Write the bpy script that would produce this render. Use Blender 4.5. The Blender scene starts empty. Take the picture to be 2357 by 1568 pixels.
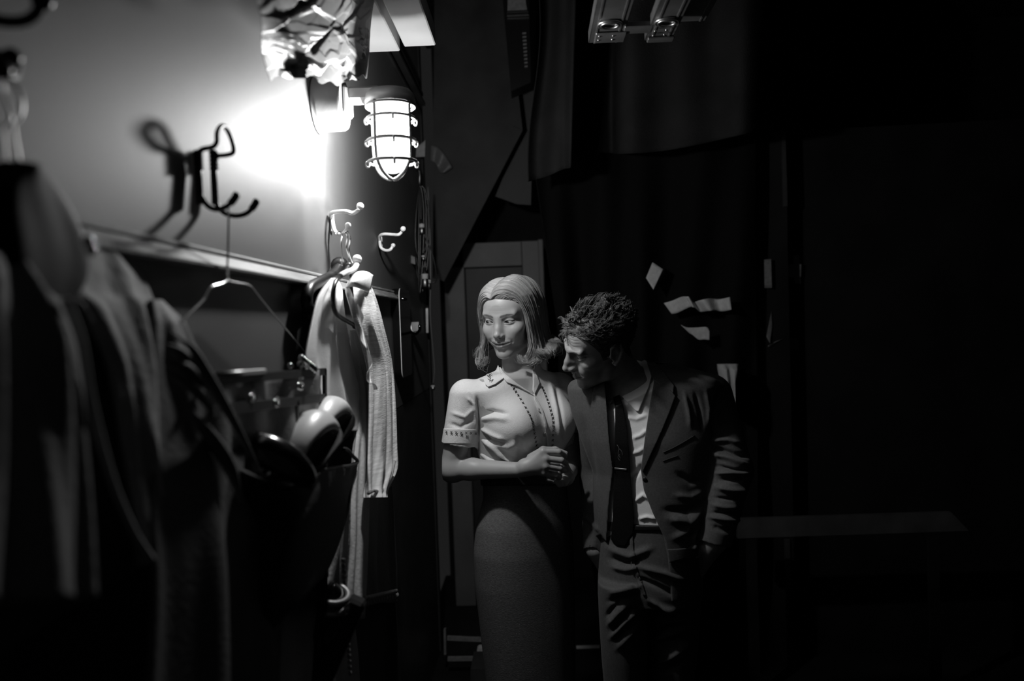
import bpy, math, random
import numpy as np
rng = np.random.default_rng(7)
random.seed(7)
sc = bpy.context.scene
COL = sc.collection

# ------------------------------------------------------------------ camera, world, light
F = 1833.0
CAM = np.array([0.0, 0.0, 1.55])
_psi, _th, _rho = np.radians(1.62), np.radians(1.22), np.radians(2.0)
FW = np.array([-np.sin(_psi)*np.cos(_th), np.cos(_psi)*np.cos(_th), -np.sin(_th)])
_r0 = np.cross(FW, [0, 0, 1]); _r0 /= np.linalg.norm(_r0); _u0 = np.cross(_r0, FW)
RT = _r0*np.cos(_rho) - _u0*np.sin(_rho)
UP = _u0*np.cos(_rho) + _r0*np.sin(_rho)
cd = bpy.data.cameras.new('camera'); cam = bpy.data.objects.new('camera', cd); COL.objects.link(cam)
cd.sensor_width = 36.0; cd.lens = 36.0*F/2357.0
cd.clip_start = 0.02; cd.clip_end = 60
cd.dof.use_dof = True; cd.dof.focus_distance = 2.28; cd.dof.aperture_fstop = 2.0
import mathutils
_m = mathutils.Matrix(((RT[0], UP[0], -FW[0], CAM[0]), (RT[1], UP[1], -FW[1], CAM[1]), (RT[2], UP[2], -FW[2], CAM[2]), (0, 0, 0, 1)))
cam.matrix_world = _m
sc.camera = cam
w = bpy.data.worlds.new('world'); sc.world = w; w.use_nodes = True
w.node_tree.nodes['Background'].inputs[0].default_value = (1, 1, 1, 1)
w.node_tree.nodes['Background'].inputs[1].default_value = 0.010
sc.view_settings.view_transform = 'Standard'; sc.view_settings.look = 'None'
sc.view_settings.gamma = 1.0; sc.view_settings.use_curve_mapping = False
sc.view_settings.exposure = 0.0
sc.cycles.use_denoising = True
sc.cycles.max_bounces = 6
sc.cycles.sample_clamp_indirect = 4.0
LAMP_WATTS = 31.0

def P(px, py, Y):
    d = FW + RT*((px-1178.5)/F) - UP*((py-784.0)/F)
    return CAM + d*(Y/d[1])
def PX(px, py, X):
    d = FW + RT*((px-1178.5)/F) - UP*((py-784.0)/F)
    return CAM + d*(X/d[0])
def PZ(px, py, Z):
    d = FW + RT*((px-1178.5)/F) - UP*((py-784.0)/F)
    return CAM + d*((Z-CAM[2])/d[2])
def proj(p):
    d = np.asarray(p) - CAM; z = d@FW
    return 1178.5 + F*(d@RT)/z, 784.0 - F*(d@UP)/z

# ------------------------------------------------------------------ materials
MATS = {}
def mat(name, v, rough=0.6, metal=0.0, spec=0.5, bump=0.0, scale=40.0, var=0.0, vscale=6.0, emit=0.0, coat=0.0, tone=False, sheen=0.0, stretch=None, sss=0.0, kind='noise', ior=1.5):
    if name in MATS: return MATS[name]
    m = bpy.data.materials.new(name); m.use_nodes = True; MATS[name] = m
    nt = m.node_tree; b = nt.nodes['Principled BSDF']
    b.inputs['Base Color'].default_value = (v, v, v, 1); b.inputs['Roughness'].default_value = rough
    b.inputs['Metallic'].default_value = metal; b.inputs['Specular IOR Level'].default_value = spec
    b.inputs['IOR'].default_value = ior
    if coat: b.inputs['Coat Weight'].default_value = coat; b.inputs['Coat Roughness'].default_value = 0.1
    if sheen: b.inputs['Sheen Weight'].default_value = sheen; b.inputs['Sheen Roughness'].default_value = 0.4
    if sss:
        b.inputs['Subsurface Weight'].default_value = sss; b.inputs['Subsurface Radius'].default_value = (1, 1, 1); b.inputs['Subsurface Scale'].default_value = 0.004
    if emit:
        b.inputs['Emission Color'].default_value = (1, 1, 1, 1); b.inputs['Emission Strength'].default_value = emit
    src = None
    if bump or var:
        tc = nt.nodes.new('ShaderNodeTexCoord'); mp = nt.nodes.new('ShaderNodeMapping')
        nt.links.new(tc.outputs['Object'], mp.inputs['Vector'])
        if stretch: mp.inputs['Scale'].default_value = stretch
    if var:
        n = nt.nodes.new('ShaderNodeTexNoise'); n.inputs['Scale'].default_value = vscale; n.inputs['Detail'].default_value = 5
        nt.links.new(mp.outputs['Vector'], n.inputs['Vector'])
        mr = nt.nodes.new('ShaderNodeMapRange'); mr.inputs['To Min'].default_value = v*(1-var); mr.inputs['To Max'].default_value = v*(1+var)
        mr.inputs['From Min'].default_value = 0.3; mr.inputs['From Max'].default_value = 0.7
        nt.links.new(n.outputs['Fac'], mr.inputs['Value']); src = mr.outputs['Result']
    if tone:
        at = nt.nodes.new('ShaderNodeAttribute'); at.attribute_name = 'tone'
        mu = nt.nodes.new('ShaderNodeMath'); mu.operation = 'MULTIPLY'; mu.inputs[1].default_value = v
        nt.links.new(at.outputs['Fac'], mu.inputs[0])
        if src: nt.links.new(src, mu.inputs[1])
        src = mu.outputs[0]
    if src: nt.links.new(src, b.inputs['Base Color'])
    if bump:
        if kind == 'wave':
            n = nt.nodes.new('ShaderNodeTexWave'); n.inputs['Scale'].default_value = scale; n.inputs['Distortion'].default_value = 1.0; o = n.outputs['Fac']
        else:
            n = nt.nodes.new('ShaderNodeTexNoise'); n.inputs['Scale'].default_value = scale; n.inputs['Detail'].default_value = 4; o = n.outputs['Fac']
        nt.links.new(mp.outputs['Vector'], n.inputs['Vector'])
        bp = nt.nodes.new('ShaderNodeBump'); bp.inputs['Strength'].default_value = bump; bp.inputs['Distance'].default_value = 0.01
        nt.links.new(o, bp.inputs['Height']); nt.links.new(bp.outputs['Normal'], b.inputs['Normal'])
    return m

# ------------------------------------------------------------------ objects
def thing(name, label, cat, loc=(0, 0, 0), group=None):
    o = bpy.data.objects.new(name, None); COL.objects.link(o); o.location = [float(c) for c in loc]; o.empty_display_size = 0.05
    o['label'] = label; o['category'] = cat
    if group: o['group'] = group
    return o
def tag(o, label, cat, group=None, kind=None):
    o['label'] = label; o['category'] = cat
    if group: o['group'] = group
    if kind: o['kind'] = kind
    return o
def obj(name, V, faces, m, parent=None, smooth=True, label=None, tone=None):
    """faces: list of tuples, or an (n,4)/(n,3) array.  World coordinates; origin moved to the base of the shape."""
    V = np.asarray(V, float)
    lo, hi = V.min(0), V.max(0)
    org = np.array([(lo[0]+hi[0])/2, (lo[1]+hi[1])/2, lo[2]])
    me = bpy.data.meshes.new(name)
    if isinstance(faces, np.ndarray):
        nf, k = faces.shape
        me.vertices.add(len(V)); me.vertices.foreach_set('co', (V-org).astype(np.float32).ravel())
        me.loops.add(nf*k); me.loops.foreach_set('vertex_index', faces.astype(np.int32).ravel())
        me.polygons.add(nf); me.polygons.foreach_set('loop_start', np.arange(nf, dtype=np.int32)*k)
        me.polygons.foreach_set('loop_total', np.full(nf, k, np.int32))
        me.update(calc_edges=True); me.validate()
    else:
        me.from_pydata((V-org).tolist(), [], faces); me.update()
    me.polygons.foreach_set('use_smooth', np.full(len(me.polygons), smooth))
    if tone is not None:
        a = me.attributes.new('tone', 'FLOAT', 'POINT'); a.data.foreach_set('value', np.asarray(tone, np.float32))
    me.materials.append(m)
    o = bpy.data.objects.new(name, me); COL.objects.link(o)
    if parent is not None:
        # parents are unrotated: offset only
        pw = np.array([0.0, 0, 0]); q = parent
        while q is not None: pw += np.array(q.location); q = q.parent
        o.location = org - pw; o.parent = parent
    else: o.location = org
    if label: o['label'] = label
    return o
def struct(o): o['kind'] = 'structure'; return o

class MB:
    """collects shapes for ONE mesh"""
    def __init__(s): s.v = []; s.f = []
    def add(s, V, Fc):
        b = len(s.v); s.v += [tuple(map(float, p)) for p in V]; s.f += [tuple(int(i)+b for i in f) for f in Fc]; return s
    def box(s, lo, hi, bev=0.0):
        lo, hi = np.minimum(lo, hi), np.maximum(lo, hi)
        c, h = (lo+hi)/2, (hi-lo)/2
        return s.obox(c, np.eye(3), h, bev)
    def obox(s, c, A, h, bev=0.0):
        """oriented box; rows of A are axes; bevelled edges"""
        c = np.asarray(c, float); A = np.asarray(A, float); h = np.asarray(h, float)
        b = min(bev, h.min()*0.9)
        V = []; idx = {}
        for sx in (-1, 1):
            for sy in (-1, 1):
                for sz in (-1, 1):
                    S = np.array([sx, sy, sz])
                    for k in range(3 if b > 0 else 1):
                        q = h*S
                        if b > 0: q = q - b*S*np.array([k != 0, k != 1, k != 2])
                        idx[(sx, sy, sz, k)] = len(V); V.append(c + q@A)
        Fs = []
        g = lambda t, k: idx[(t[0], t[1], t[2], k if b > 0 else 0)]
        for ax in range(3):
            o1, o2 = [(1, 2), (2, 0), (0, 1)][ax]
            for sg in (-1, 1):
                q = []
                for a, bb in ((-1, -1), (1, -1), (1, 1), (-1, 1)):
                    t = [0, 0, 0]; t[ax] = sg; t[o1] = a; t[o2] = bb; q.append(g(t, ax))
                Fs.append(q if sg > 0 else q[::-1])
        if b > 0:
            for ax in range(3):
                o1, o2 = [(1, 2), (2, 0), (0, 1)][ax]
                for a in (-1, 1):
                    for bb in (-1, 1):
                        t0 = [0, 0, 0]; t0[o1] = a; t0[o2] = bb; t1 = list(t0); t0[ax] = -1; t1[ax] = 1
                        q = [g(t0, o1), g(t1, o1), g(t1, o2), g(t0, o2)]
                        Fs.append(q if a*bb < 0 else q[::-1])
            for sx in (-1, 1):
                for sy in (-1, 1):
                    for sz in (-1, 1):
                        t = (sx, sy, sz); q = [g(t, 0), g(t, 1), g(t, 2)]
                        Fs.append(q if sx*sy*sz > 0 else q[::-1])
        return s.add(V, Fs)
    def tube(s, pts, r, n=8, closed=False, caps=True):
        pts = np.asarray(pts, float); m = len(pts)
        r = np.broadcast_to(np.asarray(r, float), (m,))
        T = np.gradient(pts, axis=0) if not closed else np.roll(pts, -1, 0)-np.roll(pts, 1, 0)
        T /= np.linalg.norm(T, axis=1)[:, None]+1e-12
        a = np.array([0, 0, 1.0]) if abs(T[0][2]) < 0.9 else np.array([1.0, 0, 0])
        V = []; N = np.cross(T[0], a); N /= np.linalg.norm(N)
        for i in range(m):
            N = N - T[i]*(N@T[i]); N /= np.linalg.norm(N)+1e-12; B = np.cross(T[i], N)
            for k in range(n):
                t = 2*math.pi*k/n; V.append(pts[i]+r[i]*(math.cos(t)*N+math.sin(t)*B))
        Fs = []
        for i in range(m if closed else m-1):
            j = (i+1) % m
            for k in range(n):
                l = (k+1) % n; Fs.append((i*n+k, i*n+l, j*n+l, j*n+k))
        if caps and not closed:
            Fs.append(tuple(range(n))[::-1]); Fs.append(tuple((m-1)*n+k for k in range(n)))
        return s.add(V, Fs)
    def lathe(s, c, axis, prof, n=32, ref=(1, 0, 0)):
        """prof: (radius, height along axis)"""
        c = np.asarray(c, float); axis = np.asarray(axis, float); axis = axis/np.linalg.norm(axis)
        u = np.cross(axis, ref); 
        if np.linalg.norm(u) < 1e-3: u = np.cross(axis, (0, 1, 0))
        u /= np.linalg.norm(u); v = np.cross(axis, u)
        V = []
        for (r, h) in prof:
            for k in range(n):
                t = 2*math.pi*k/n; V.append(c+axis*h+max(r, 1e-5)*(math.cos(t)*u+math.sin(t)*v))
        Fs = []
        for i in range(len(prof)-1):
            for k in range(n):
                l = (k+1) % n; Fs.append((i*n+k, i*n+l, (i+1)*n+l, (i+1)*n+k))
        return s.add(V, Fs)
    def ball(s, c, r, n=12):
        pr = [(math.sin(math.pi*i/n), -math.cos(math.pi*i/n)) for i in range(n+1)]
        r = np.broadcast_to(np.asarray(r, float), (3,)); c = np.asarray(c, float)
        V = []; m = n*2
        for (a, h) in pr:
            for k in range(m):
                t = 2*math.pi*k/m; V.append(c+r*np.array([max(a, 1e-4)*math.cos(t), max(a, 1e-4)*math.sin(t), h]))
        Fs = [(i*m+k, i*m+(k+1) % m, (i+1)*m+(k+1) % m, (i+1)*m+k) for i in range(n) for k in range(m)]
        return s.add(V, Fs)
    def slab(s, poly, off):
        """flat polygon (list of 3D points) given a thickness vector"""
        poly = [np.asarray(p, float) for p in poly]; n = len(poly); off = np.asarray(off, float)
        V = poly+[p+off for p in poly]
        Fs = [tuple(range(n))[::-1], tuple(range(n, 2*n))]+[(i, (i+1) % n, n+(i+1) % n, n+i) for i in range(n)]
        return s.add(V, Fs)
    def grid(s, G, off=None):
        """G: (a,b,3) sheet; off: thickness vector or (a,b,3)"""
        G = np.asarray(G, float); a, b = G.shape[:2]
        if off is None:
            return s.add(G.reshape(-1, 3), [(i*b+j, i*b+j+1, (i+1)*b+j+1, (i+1)*b+j) for i in range(a-1) for j in range(b-1)])
        H = G+np.asarray(off); n = a*b
        Fs = [(i*b+j, i*b+j+1, (i+1)*b+j+1, (i+1)*b+j) for i in range(a-1) for j in range(b-1)]
        Fs += [tuple(x+n for x in f[::-1]) for f in Fs]
        rim = [j for j in range(b)]+[i*b+b-1 for i in range(1, a)]+[(a-1)*b+j for j in range(b-2, -1, -1)]+[i*b for i in range(a-2, 0, -1)]
        for i in range(len(rim)):
            p, q = rim[i], rim[(i+1) % len(rim)]; Fs.append((q, p, p+n, q+n))
        return s.add(np.concatenate([G.reshape(-1, 3), H.reshape(-1, 3)]), Fs)
    def build(s, name, m, parent=None, smooth=True, label=None):
        return obj(name, s.v, s.f, m, parent, smooth, label)
def auto_sharp(o, ang=35):
    me = o.data
    try: me.set_sharp_from_angle(angle=math.radians(ang))
    except Exception: pass
    return o
def spline(pts, n=40):
    """Catmull-Rom through points"""
    p = np.asarray(pts, float); m = len(p)
    q = np.concatenate([[2*p[0]-p[1]], p, [2*p[-1]-p[-2]]])
    t = np.linspace(0, m-1-1e-9, n); i = t.astype(int); u = (t-i).reshape((-1,)+(1,)*(p.ndim-1))
    a, b, c, d = q[i], q[i+1], q[i+2], q[i+3]
    return 0.5*((2*b)+(c-a)*u+(2*a-5*b+4*c-d)*u**2+(3*b-a-3*c+d)*u**3)
def nz(*c, f=1.0, seed=0):
    """cheap smooth noise, sum of sines"""
    r = np.random.default_rng(seed); out = 0
    for k in range(6):
        ph = r.uniform(0, 6.28); a = r.normal(size=len(c)); a = a/np.linalg.norm(a)*f*(0.6+0.35*k)
        out = out+np.sin(sum(ai*ci for ai, ci in zip(a, c))+ph)/(1+0.4*k)
    return out/2.5

# ------------------------------------------------------------------ implicit solids -> mesh
def smin(a, b, k):
    if k <= 0: return np.minimum(a, b)
    h = np.maximum(k-np.abs(a-b), 0)/k
    return np.minimum(a, b)-h*h*k*0.25
def smax(a, b, k): return -smin(-a, -b, k)
def d_cone(X, Y, Z, a, b, ra, rb):
    a = np.asarray(a, float); b = np.asarray(b, float); ab = b-a; L2 = ab@ab+1e-12
    px, py, pz = X-a[0], Y-a[1], Z-a[2]
    t = np.clip((px*ab[0]+py*ab[1]+pz*ab[2])/L2, 0, 1)
    return np.sqrt((px-t*ab[0])**2+(py-t*ab[1])**2+(pz-t*ab[2])**2)-(ra+(rb-ra)*t)
def d_ell(X, Y, Z, c, r, A=None):
    px, py, pz = X-c[0], Y-c[1], Z-c[2]
    if A is not None:
        px, py, pz = (A[0][0]*px+A[0][1]*py+A[0][2]*pz, A[1][0]*px+A[1][1]*py+A[1][2]*pz, A[2][0]*px+A[2][1]*py+A[2][2]*pz)
    k0 = np.sqrt((px/r[0])**2+(py/r[1])**2+(pz/r[2])**2)
    k1 = np.sqrt((px/r[0]**2)**2+(py/r[1]**2)**2+(pz/r[2]**2)**2)+1e-9
    return k0*(k0-1)/k1
def d_poly(U, V, poly):
    """signed distance to a 2D polygon"""
    p = np.asarray(poly, float); n = len(p); d = np.full(np.broadcast(U, V).shape, 1e18); s = np.zeros(d.shape, bool)
    for i in range(n):
        a, b = p[i], p[(i+1) % n]; e = b-a
        wx, wy = U-a[0], V-a[1]
        t = np.clip((wx*e[0]+wy*e[1])/(e@e+1e-12), 0, 1)
        d = np.minimum(d, (wx-t*e[0])**2+(wy-t*e[1])**2)
        c = ((a[1] <= V) & (b[1] > V)) | ((b[1] <= V) & (a[1] > V))
        if abs(e[1]) > 1e-12:
            xi = a[0]+(V-a[1])/e[1]*e[0]; s ^= c & (U < xi)
    d = np.sqrt(d); return np.where(s, -d, d)
class Vol:
    def __init__(s, lo, hi, h, fill=1.0):
        s.lo = np.asarray(lo, float); s.h = h; s.n = np.maximum(np.ceil((np.asarray(hi)-s.lo)/h).astype(int)+1, 3)
        s.ax = [(s.lo[i]+h*np.arange(s.n[i])).astype(np.float32) for i in range(3)]
        s.D = np.full(s.n, fill, np.float32)
    def sub(s, lo, hi):
        i0 = np.clip(np.floor((np.asarray(lo)-s.lo)/s.h).astype(int), 0, s.n); i1 = np.clip(np.ceil((np.asarray(hi)-s.lo)/s.h).astype(int)+1, 0, s.n)
        sl = tuple(slice(a, max(a, b)) for a, b in zip(i0, i1))
        return sl, s.ax[0][sl[0]][:, None, None], s.ax[1][sl[1]][None, :, None], s.ax[2][sl[2]][None, None, :]
    def put(s, lo, hi, fn, k=0.0, op='+'):
        mg = k+4*s.h
        sl, X, Y, Z = s.sub(np.asarray(lo)-mg, np.asarray(hi)+mg)
        if s.D[sl].size == 0: return s
        d = fn(X, Y, Z)
        if op == '+': s.D[sl] = smin(s.D[sl], d, k)
        elif op == '-': s.D[sl] = smax(s.D[sl], -d, k)
        return s
    def cone(s, a, b, ra, rb, k=0.0, op='+'):
        a = np.asarray(a, float); b = np.asarray(b, float); r = max(ra, rb)
        return s.put(np.minimum(a, b)-r, np.maximum(a, b)+r, lambda X, Y, Z: d_cone(X, Y, Z, a, b, ra, rb), k, op)
    def chain(s, pts, rs, k=0.0, op='+'):
        for i in range(len(pts)-1): s.cone(pts[i], pts[i+1], rs[i], rs[i+1], k, op)
        return s
    def ell(s, c, r, A=None, k=0.0, op='+'):
        c = np.asarray(c, float); R_ = max(r) if A is not None else np.asarray(r, float)
        return s.put(c-R_, c+R_, lambda X, Y, Z: d_ell(X, Y, Z, c, r, A), k, op)
    def all(s): return s.ax[0][:, None, None], s.ax[1][None, :, None], s.ax[2][None, None, :]
    def mesh(s, smooth=1):
        D = s.D; neg = D < 0
        for ax in range(3):   # close the borders
            for e in (0, -1):
                sl = [slice(None)]*3; sl[ax] = e; neg[tuple(sl)] = False; D[tuple(sl)] = np.maximum(D[tuple(sl)], s.h*0.3)
        c = neg[:-1, :-1, :-1].astype(np.int8)
        cnt = np.zeros(c.shape, np.int8)
        for i in (0, 1):
            for j in (0, 1):
                for k in (0, 1):
                    cnt += neg[i:neg.shape[0]-1+i, j:neg.shape[1]-1+j, k:neg.shape[2]-1+k]
        act = (cnt > 0) & (cnt < 8)
        ids = np.argwhere(act)
        if len(ids) == 0: return np.zeros((0, 3)), np.zeros((0, 4), int)
        vid = np.full(act.shape, -1, np.int32); vid[act] = np.arange(len(ids), dtype=np.int32)
        val = {}
        I, J, K = ids.T
        for i in (0, 1):
            for j in (0, 1):
                for k in (0, 1): val[(i, j, k)] = D[I+i, J+j, K+k].astype(np.float64)
        acc = np.zeros((len(ids), 3)); num = np.zeros(len(ids))
        corners = [(i, j, k) for i in (0, 1) for j in (0, 1) for k in (0, 1)]
        for a in corners:
            for ax in range(3):
                if a[ax]: continue
                b = list(a); b[ax] = 1; b = tuple(b)
                va, vb = val[a], val[b]; x = (va < 0) != (vb < 0)
                t = np.where(x, va/np.where(x, va-vb, 1), 0)
                p = np.array(a, float)[None, :].repeat(len(ids), 0); p[:, ax] = t
                acc += p*x[:, None]; num += x
        V = (ids+acc/num[:, None])*s.h+s.lo
        quads = []
        for ax in range(3):
            sl0 = [slice(None)]*3; sl1 = [slice(None)]*3; sl0[ax] = slice(0, -1); sl1[ax] = slice(1, None)
            ed = neg[tuple(sl0)] != neg[tuple(sl1)]
            E_ = np.argwhere(ed)
            o1, o2 = [(1, 2), (2, 0), (0, 1)][ax]
            ok = (E_[:, o1] > 0) & (E_[:, o2] > 0) & (E_[:, o1] < s.n[o1]-1) & (E_[:, o2] < s.n[o2]-1); E_ = E_[ok]
            def cell(d1, d2):
                q = E_.copy(); q[:, o1] -= d1; q[:, o2] -= d2; return vid[q[:, 0], q[:, 1], q[:, 2]]
            q = np.stack([cell(1, 1), cell(0, 1), cell(0, 0), cell(1, 0)], 1)
            inside0 = neg[E_[:, 0], E_[:, 1], E_[:, 2]]
            q[~inside0] = q[~inside0][:, ::-1]; quads.append(q)
        Q = np.concatenate(quads); Q = Q[(Q >= 0).all(1)]
        for _ in range(smooth): V = lap(V, Q, 0.5)
        return V, Q
def lap(V, Q, a=0.5, mask=None):
    n = len(V); S = np.zeros((n, 3)); c = np.zeros(n)
    for i in range(4):
        j = (i+1) % 4
        for ax in range(3): S[:, ax] += np.bincount(Q[:, i], V[Q[:, j], ax], n)+np.bincount(Q[:, j], V[Q[:, i], ax], n)
        c += np.bincount(Q[:, i], minlength=n)+np.bincount(Q[:, j], minlength=n)
    M = S/np.maximum(c, 1)[:, None]
    W = a if mask is None else (a*mask)[:, None]
    return np.where(c[:, None] > 0, V+(M-V)*W, V)
def normals(V, Q):
    n = np.cross(V[Q[:, 2]]-V[Q[:, 0]], V[Q[:, 3]]-V[Q[:, 1]]); N = np.zeros_like(V)
    for i in range(4):
        for ax in range(3): N[:, ax] += np.bincount(Q[:, i], n[:, ax], len(V))
    return N/(np.linalg.norm(N, axis=1)[:, None]+1e-12)
def fold(V, Q, folds, front=True, shift=None):
    """cloth folds: each (polyline in picture pixels, width px, height m); moves the surface along its normals"""
    N = normals(V, Q); u, v = proj(V); dsp = np.zeros(len(V))
    vd = CAM-V; vd /= np.linalg.norm(vd, axis=1)[:, None]; fc = np.clip((N*vd).sum(1)*2.0+0.3, 0, 1)
    for (pl, wd, hh) in folds:
        pl = np.asarray(pl, float); best = np.full(len(V), 1e9); tt = np.zeros(len(V)); tot = len(pl)-1
        for i in range(tot):
            a, b = pl[i], pl[i+1]; e = b-a
            t = np.clip(((u-a[0])*e[0]+(v-a[1])*e[1])/(e@e+1e-9), 0, 1)
            d = np.hypot(u-a[0]-t*e[0], v-a[1]-t*e[1]); m_ = d < best
            best = np.where(m_, d, best); tt = np.where(m_, (i+t)/tot, tt)
        taper = np.clip(np.sin(np.pi*np.clip(tt*0.9+0.05, 0, 1))*1.6, 0, 1)
        dsp += hh*np.exp(-(best/wd)**2)*taper
    return V+N*(dsp*fc)[:, None]
def vobj(vol, name, m, parent=None, smooth=1, folds=None, label=None, post=None):
    V, Q = vol.mesh(smooth)
    if folds: V = fold(V, Q, folds)
    if post: V = post(V, Q)
    return obj(name, V, Q, m, parent, True, label)
# ------------------------------------------------------------------ setting
WX = -0.5                                    # face of the left wall
M_wall = mat('satin_wall_paint', 0.085, 0.60, spec=0.75, ior=1.7, var=0.08, vscale=3.0, bump=0.03, scale=7)
M_wall2 = mat('dimmed_wall_paint', 0.05, 0.45, spec=0.4, var=0.3, vscale=8, bump=0.05, scale=20)  # darker below the seam, mostly standing in for falloff of far grazing light
M_black = mat('black_paint', 0.012, 0.7, spec=0.2, var=0.4, vscale=4)
M_black2 = mat('dull_black_paint', 0.045, 0.6, spec=0.3, var=0.35, vscale=5, bump=0.05, scale=12)
M_rail = mat('pale_wood_trim', 0.27, 0.6, var=0.25, vscale=14, bump=0.1, scale=30, stretch=(6, 1, 6))
M_frame = mat('grey_door_paint', 0.16, 0.5, var=0.15, vscale=7, bump=0.05, scale=25)
M_white = mat('white_enamel', 0.88, 0.45, var=0.04)
M_chrome = mat('chrome', 0.75, 0.14, metal=1.0)
M_steel = mat('dull_steel', 0.4, 0.36, metal=1.0, var=0.15, vscale=20)
M_alu = mat('dull_aluminium', 0.16, 0.5, metal=0.85, var=0.25, vscale=14, bump=0.05, scale=40)
M_rubber = mat('black_plastic', 0.01, 0.35, spec=0.5)
M_gloss = mat('black_gloss', 0.006, 0.12, spec=0.5)
M_cable = mat('black_cable', 0.02, 0.3, spec=0.6)
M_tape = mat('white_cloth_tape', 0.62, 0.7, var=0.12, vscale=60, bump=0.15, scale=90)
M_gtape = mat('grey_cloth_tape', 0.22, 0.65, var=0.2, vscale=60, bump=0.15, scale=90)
M_drape = mat('black_serge', 0.024, 0.95, spec=0.05, bump=0.25, scale=160, var=0.25, vscale=5)

def slabbox(name, lo, hi, m, bev=0.0, parent=None): return MB().box(np.array(lo, float), np.array(hi, float), bev).build(name, m, parent, smooth=False)
struct(slabbox('floor', (-0.6, -0.7, -0.05), (3.1, 4.9, 0.0), M_black))
struct(slabbox('ceiling', (-0.6, -0.7, 3.25), (3.1, 4.9, 3.30), M_black))
struct(slabbox('wall_left', (WX-0.06, -0.7, 1.262), (WX, 3.74, 3.25), M_wall))
struct(slabbox('wall_left_lower', (WX-0.06, -0.7, 0.0), (WX-0.001, 3.74, 1.259), M_wall2))
struct(slabbox('wall_back', (WX-0.06, 4.8, 0.0), (3.1, 4.86, 3.25), M_black))
struct(slabbox('wall_right', (3.04, -0.7, 0.0), (3.1, 4.8, 3.25), M_black))
# rail along the wall: face board with a lip on top and below
rb = MB(); y0, y1 = -0.4, 2.86; zc = 1.666
pf = [(0, .0145), (.010, .0145), (.0125, .012), (.0125, .0085), (.010, .007), (.026, -.0115), (.029, -.0125), (.029, -.016), (.026, -.0175), (0, -.0175)]
rb.slab([(WX+a, y0, zc+b) for a, b in pf], (0, y1-y0, 0))
struct(rb.build('trim_1', M_rail, smooth=False))
struct(slabbox('trim_2', (WX-0.06, 3.741, 0.0), (WX+0.006, 3.80, 3.25), M_black2, 0.004))
# track high on the wall, running away
tb = MB()
for dz, dx in ((0.0, 0.03), (0.045, 0.022), (-0.04, 0.012)): tb.box((WX, 2.35, 2.585+dz-0.008), (WX+dx, 3.72, 2.585+dz+0.008), 0.002)
struct(tb.build('trim_3', M_black2, smooth=False))
# door at the back
YD = 4.35
dz_top = P(1244, 553, YD)[2]; xr = P(1250, 640, YD)[0]; xl = P(1020, 580, YD)[0]
bw = 0.112
db = MB()
db.box((xr-bw, YD, 0), (xr, YD+0.10, dz_top), 0.004)
db.box((xl, YD, 0), (xl+bw, YD+0.10, dz_top), 0.004)
db.box((xl, YD, dz_top-0.135), (xr-bw+0.001, YD+0.10, dz_top-0.0005), 0.004)
db.box((xr-0.022, YD-0.022, 0), (xr+0.006, YD+0.002, dz_top+0.004), 0.004)
door = struct(db.build('door_1', M_frame, smooth=False))
dl = MB()
dl.box((xl+bw, YD+0.05, 0.02), (xr-bw, YD+0.085, dz_top-0.135), 0.003)
for za, zb in ((0.25, 0.95), (1.10, 1.5), (1.6, dz_top-0.26)): dl.box((xl+bw+0.09, YD+0.043, za), (xr-bw-0.09, YD+0.055, zb), 0.006)
dl.build('door_leaf', mat('dark_door_paint', 0.03, 0.5, var=0.3, vscale=6), door, smooth=False)

# ------------------------------------------------------------------ caged wall lamp
YL_ = 1.90
def glow_glass():
    if 'lit_glass' in MATS: return MATS['lit_glass']
    m = bpy.data.materials.new('lit_glass'); m.use_nodes = True; MATS['lit_glass'] = m; nt = m.node_tree; nt.nodes.clear()
    o = nt.nodes.new('ShaderNodeOutputMaterial'); t = nt.nodes.new('ShaderNodeBsdfTransparent'); e = nt.nodes.new('ShaderNodeEmission'); a = nt.nodes.new('ShaderNodeAddShader')
    t.inputs[0].default_value = (0.85, 0.85, 0.85, 1); e.inputs[1].default_value = 1.5
    nt.links.new(t.outputs[0], a.inputs[0]); nt.links.new(e.outputs[0], a.inputs[1]); nt.links.new(a.outputs[0], o.inputs[0]); return m
LP_ = P(901, 310, YL_); LX, LY = LP_[0], LP_[1]
zt = P(900, 236, YL_)[2]; zb = P(900, 402, YL_)[2]
lamp = thing('caged_wall_lamp', 'lit caged jar lamp on the wall below the crumpled foil', 'lamp', (WX, LY, zb))
bz = P(800, 240, YL_)[2]
b = MB().lathe((WX, LY, bz), (1, 0, 0), [(0, 0.0), (0.066, 0.0), (0.068, 0.004), (0.063, 0.012), (0.062, 0.062), (0.058, 0.068), (0, 0.068)], 48, ref=(0, 0, 1))
b.build('junction_box', mat('cast_metal', 0.42, 0.42, metal=0.35, bump=0.03, scale=60), lamp); auto_sharp(lamp.children[-1])
b = MB().box((WX+0.066, LY-0.030, bz-0.030), (WX+0.082, LY+0.030, bz+0.038), 0.006)
b.box((WX+0.078, LY-0.024, bz+0.002), (LX-0.02, LY+0.024, bz+0.036), 0.006)
b.build('arm', mat('cast_metal', 0.55), lamp, smooth=False)
b = MB().lathe((LX, LY, zt), (0, 0, 1), [(0, 0.030), (0.036, 0.030), (0.050, 0.026), (0.058, 0.016), (0.060, 0.006), (0.060, -0.004), (0.050, -0.006), (0.046, -0.02), (0, -0.02)], 48)
b.build('cap', mat('cast_metal', 0.55), lamp)
pr = [(0.043, -0.006), (0.046, -0.02), (0.047, -0.05), (0.047, zb-zt+0.06)]
for i in range(1, 9):
    t = i/8*math.pi/2; pr.append((0.047*math.cos(t), zb-zt+0.06-0.058*math.sin(t)))
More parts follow.
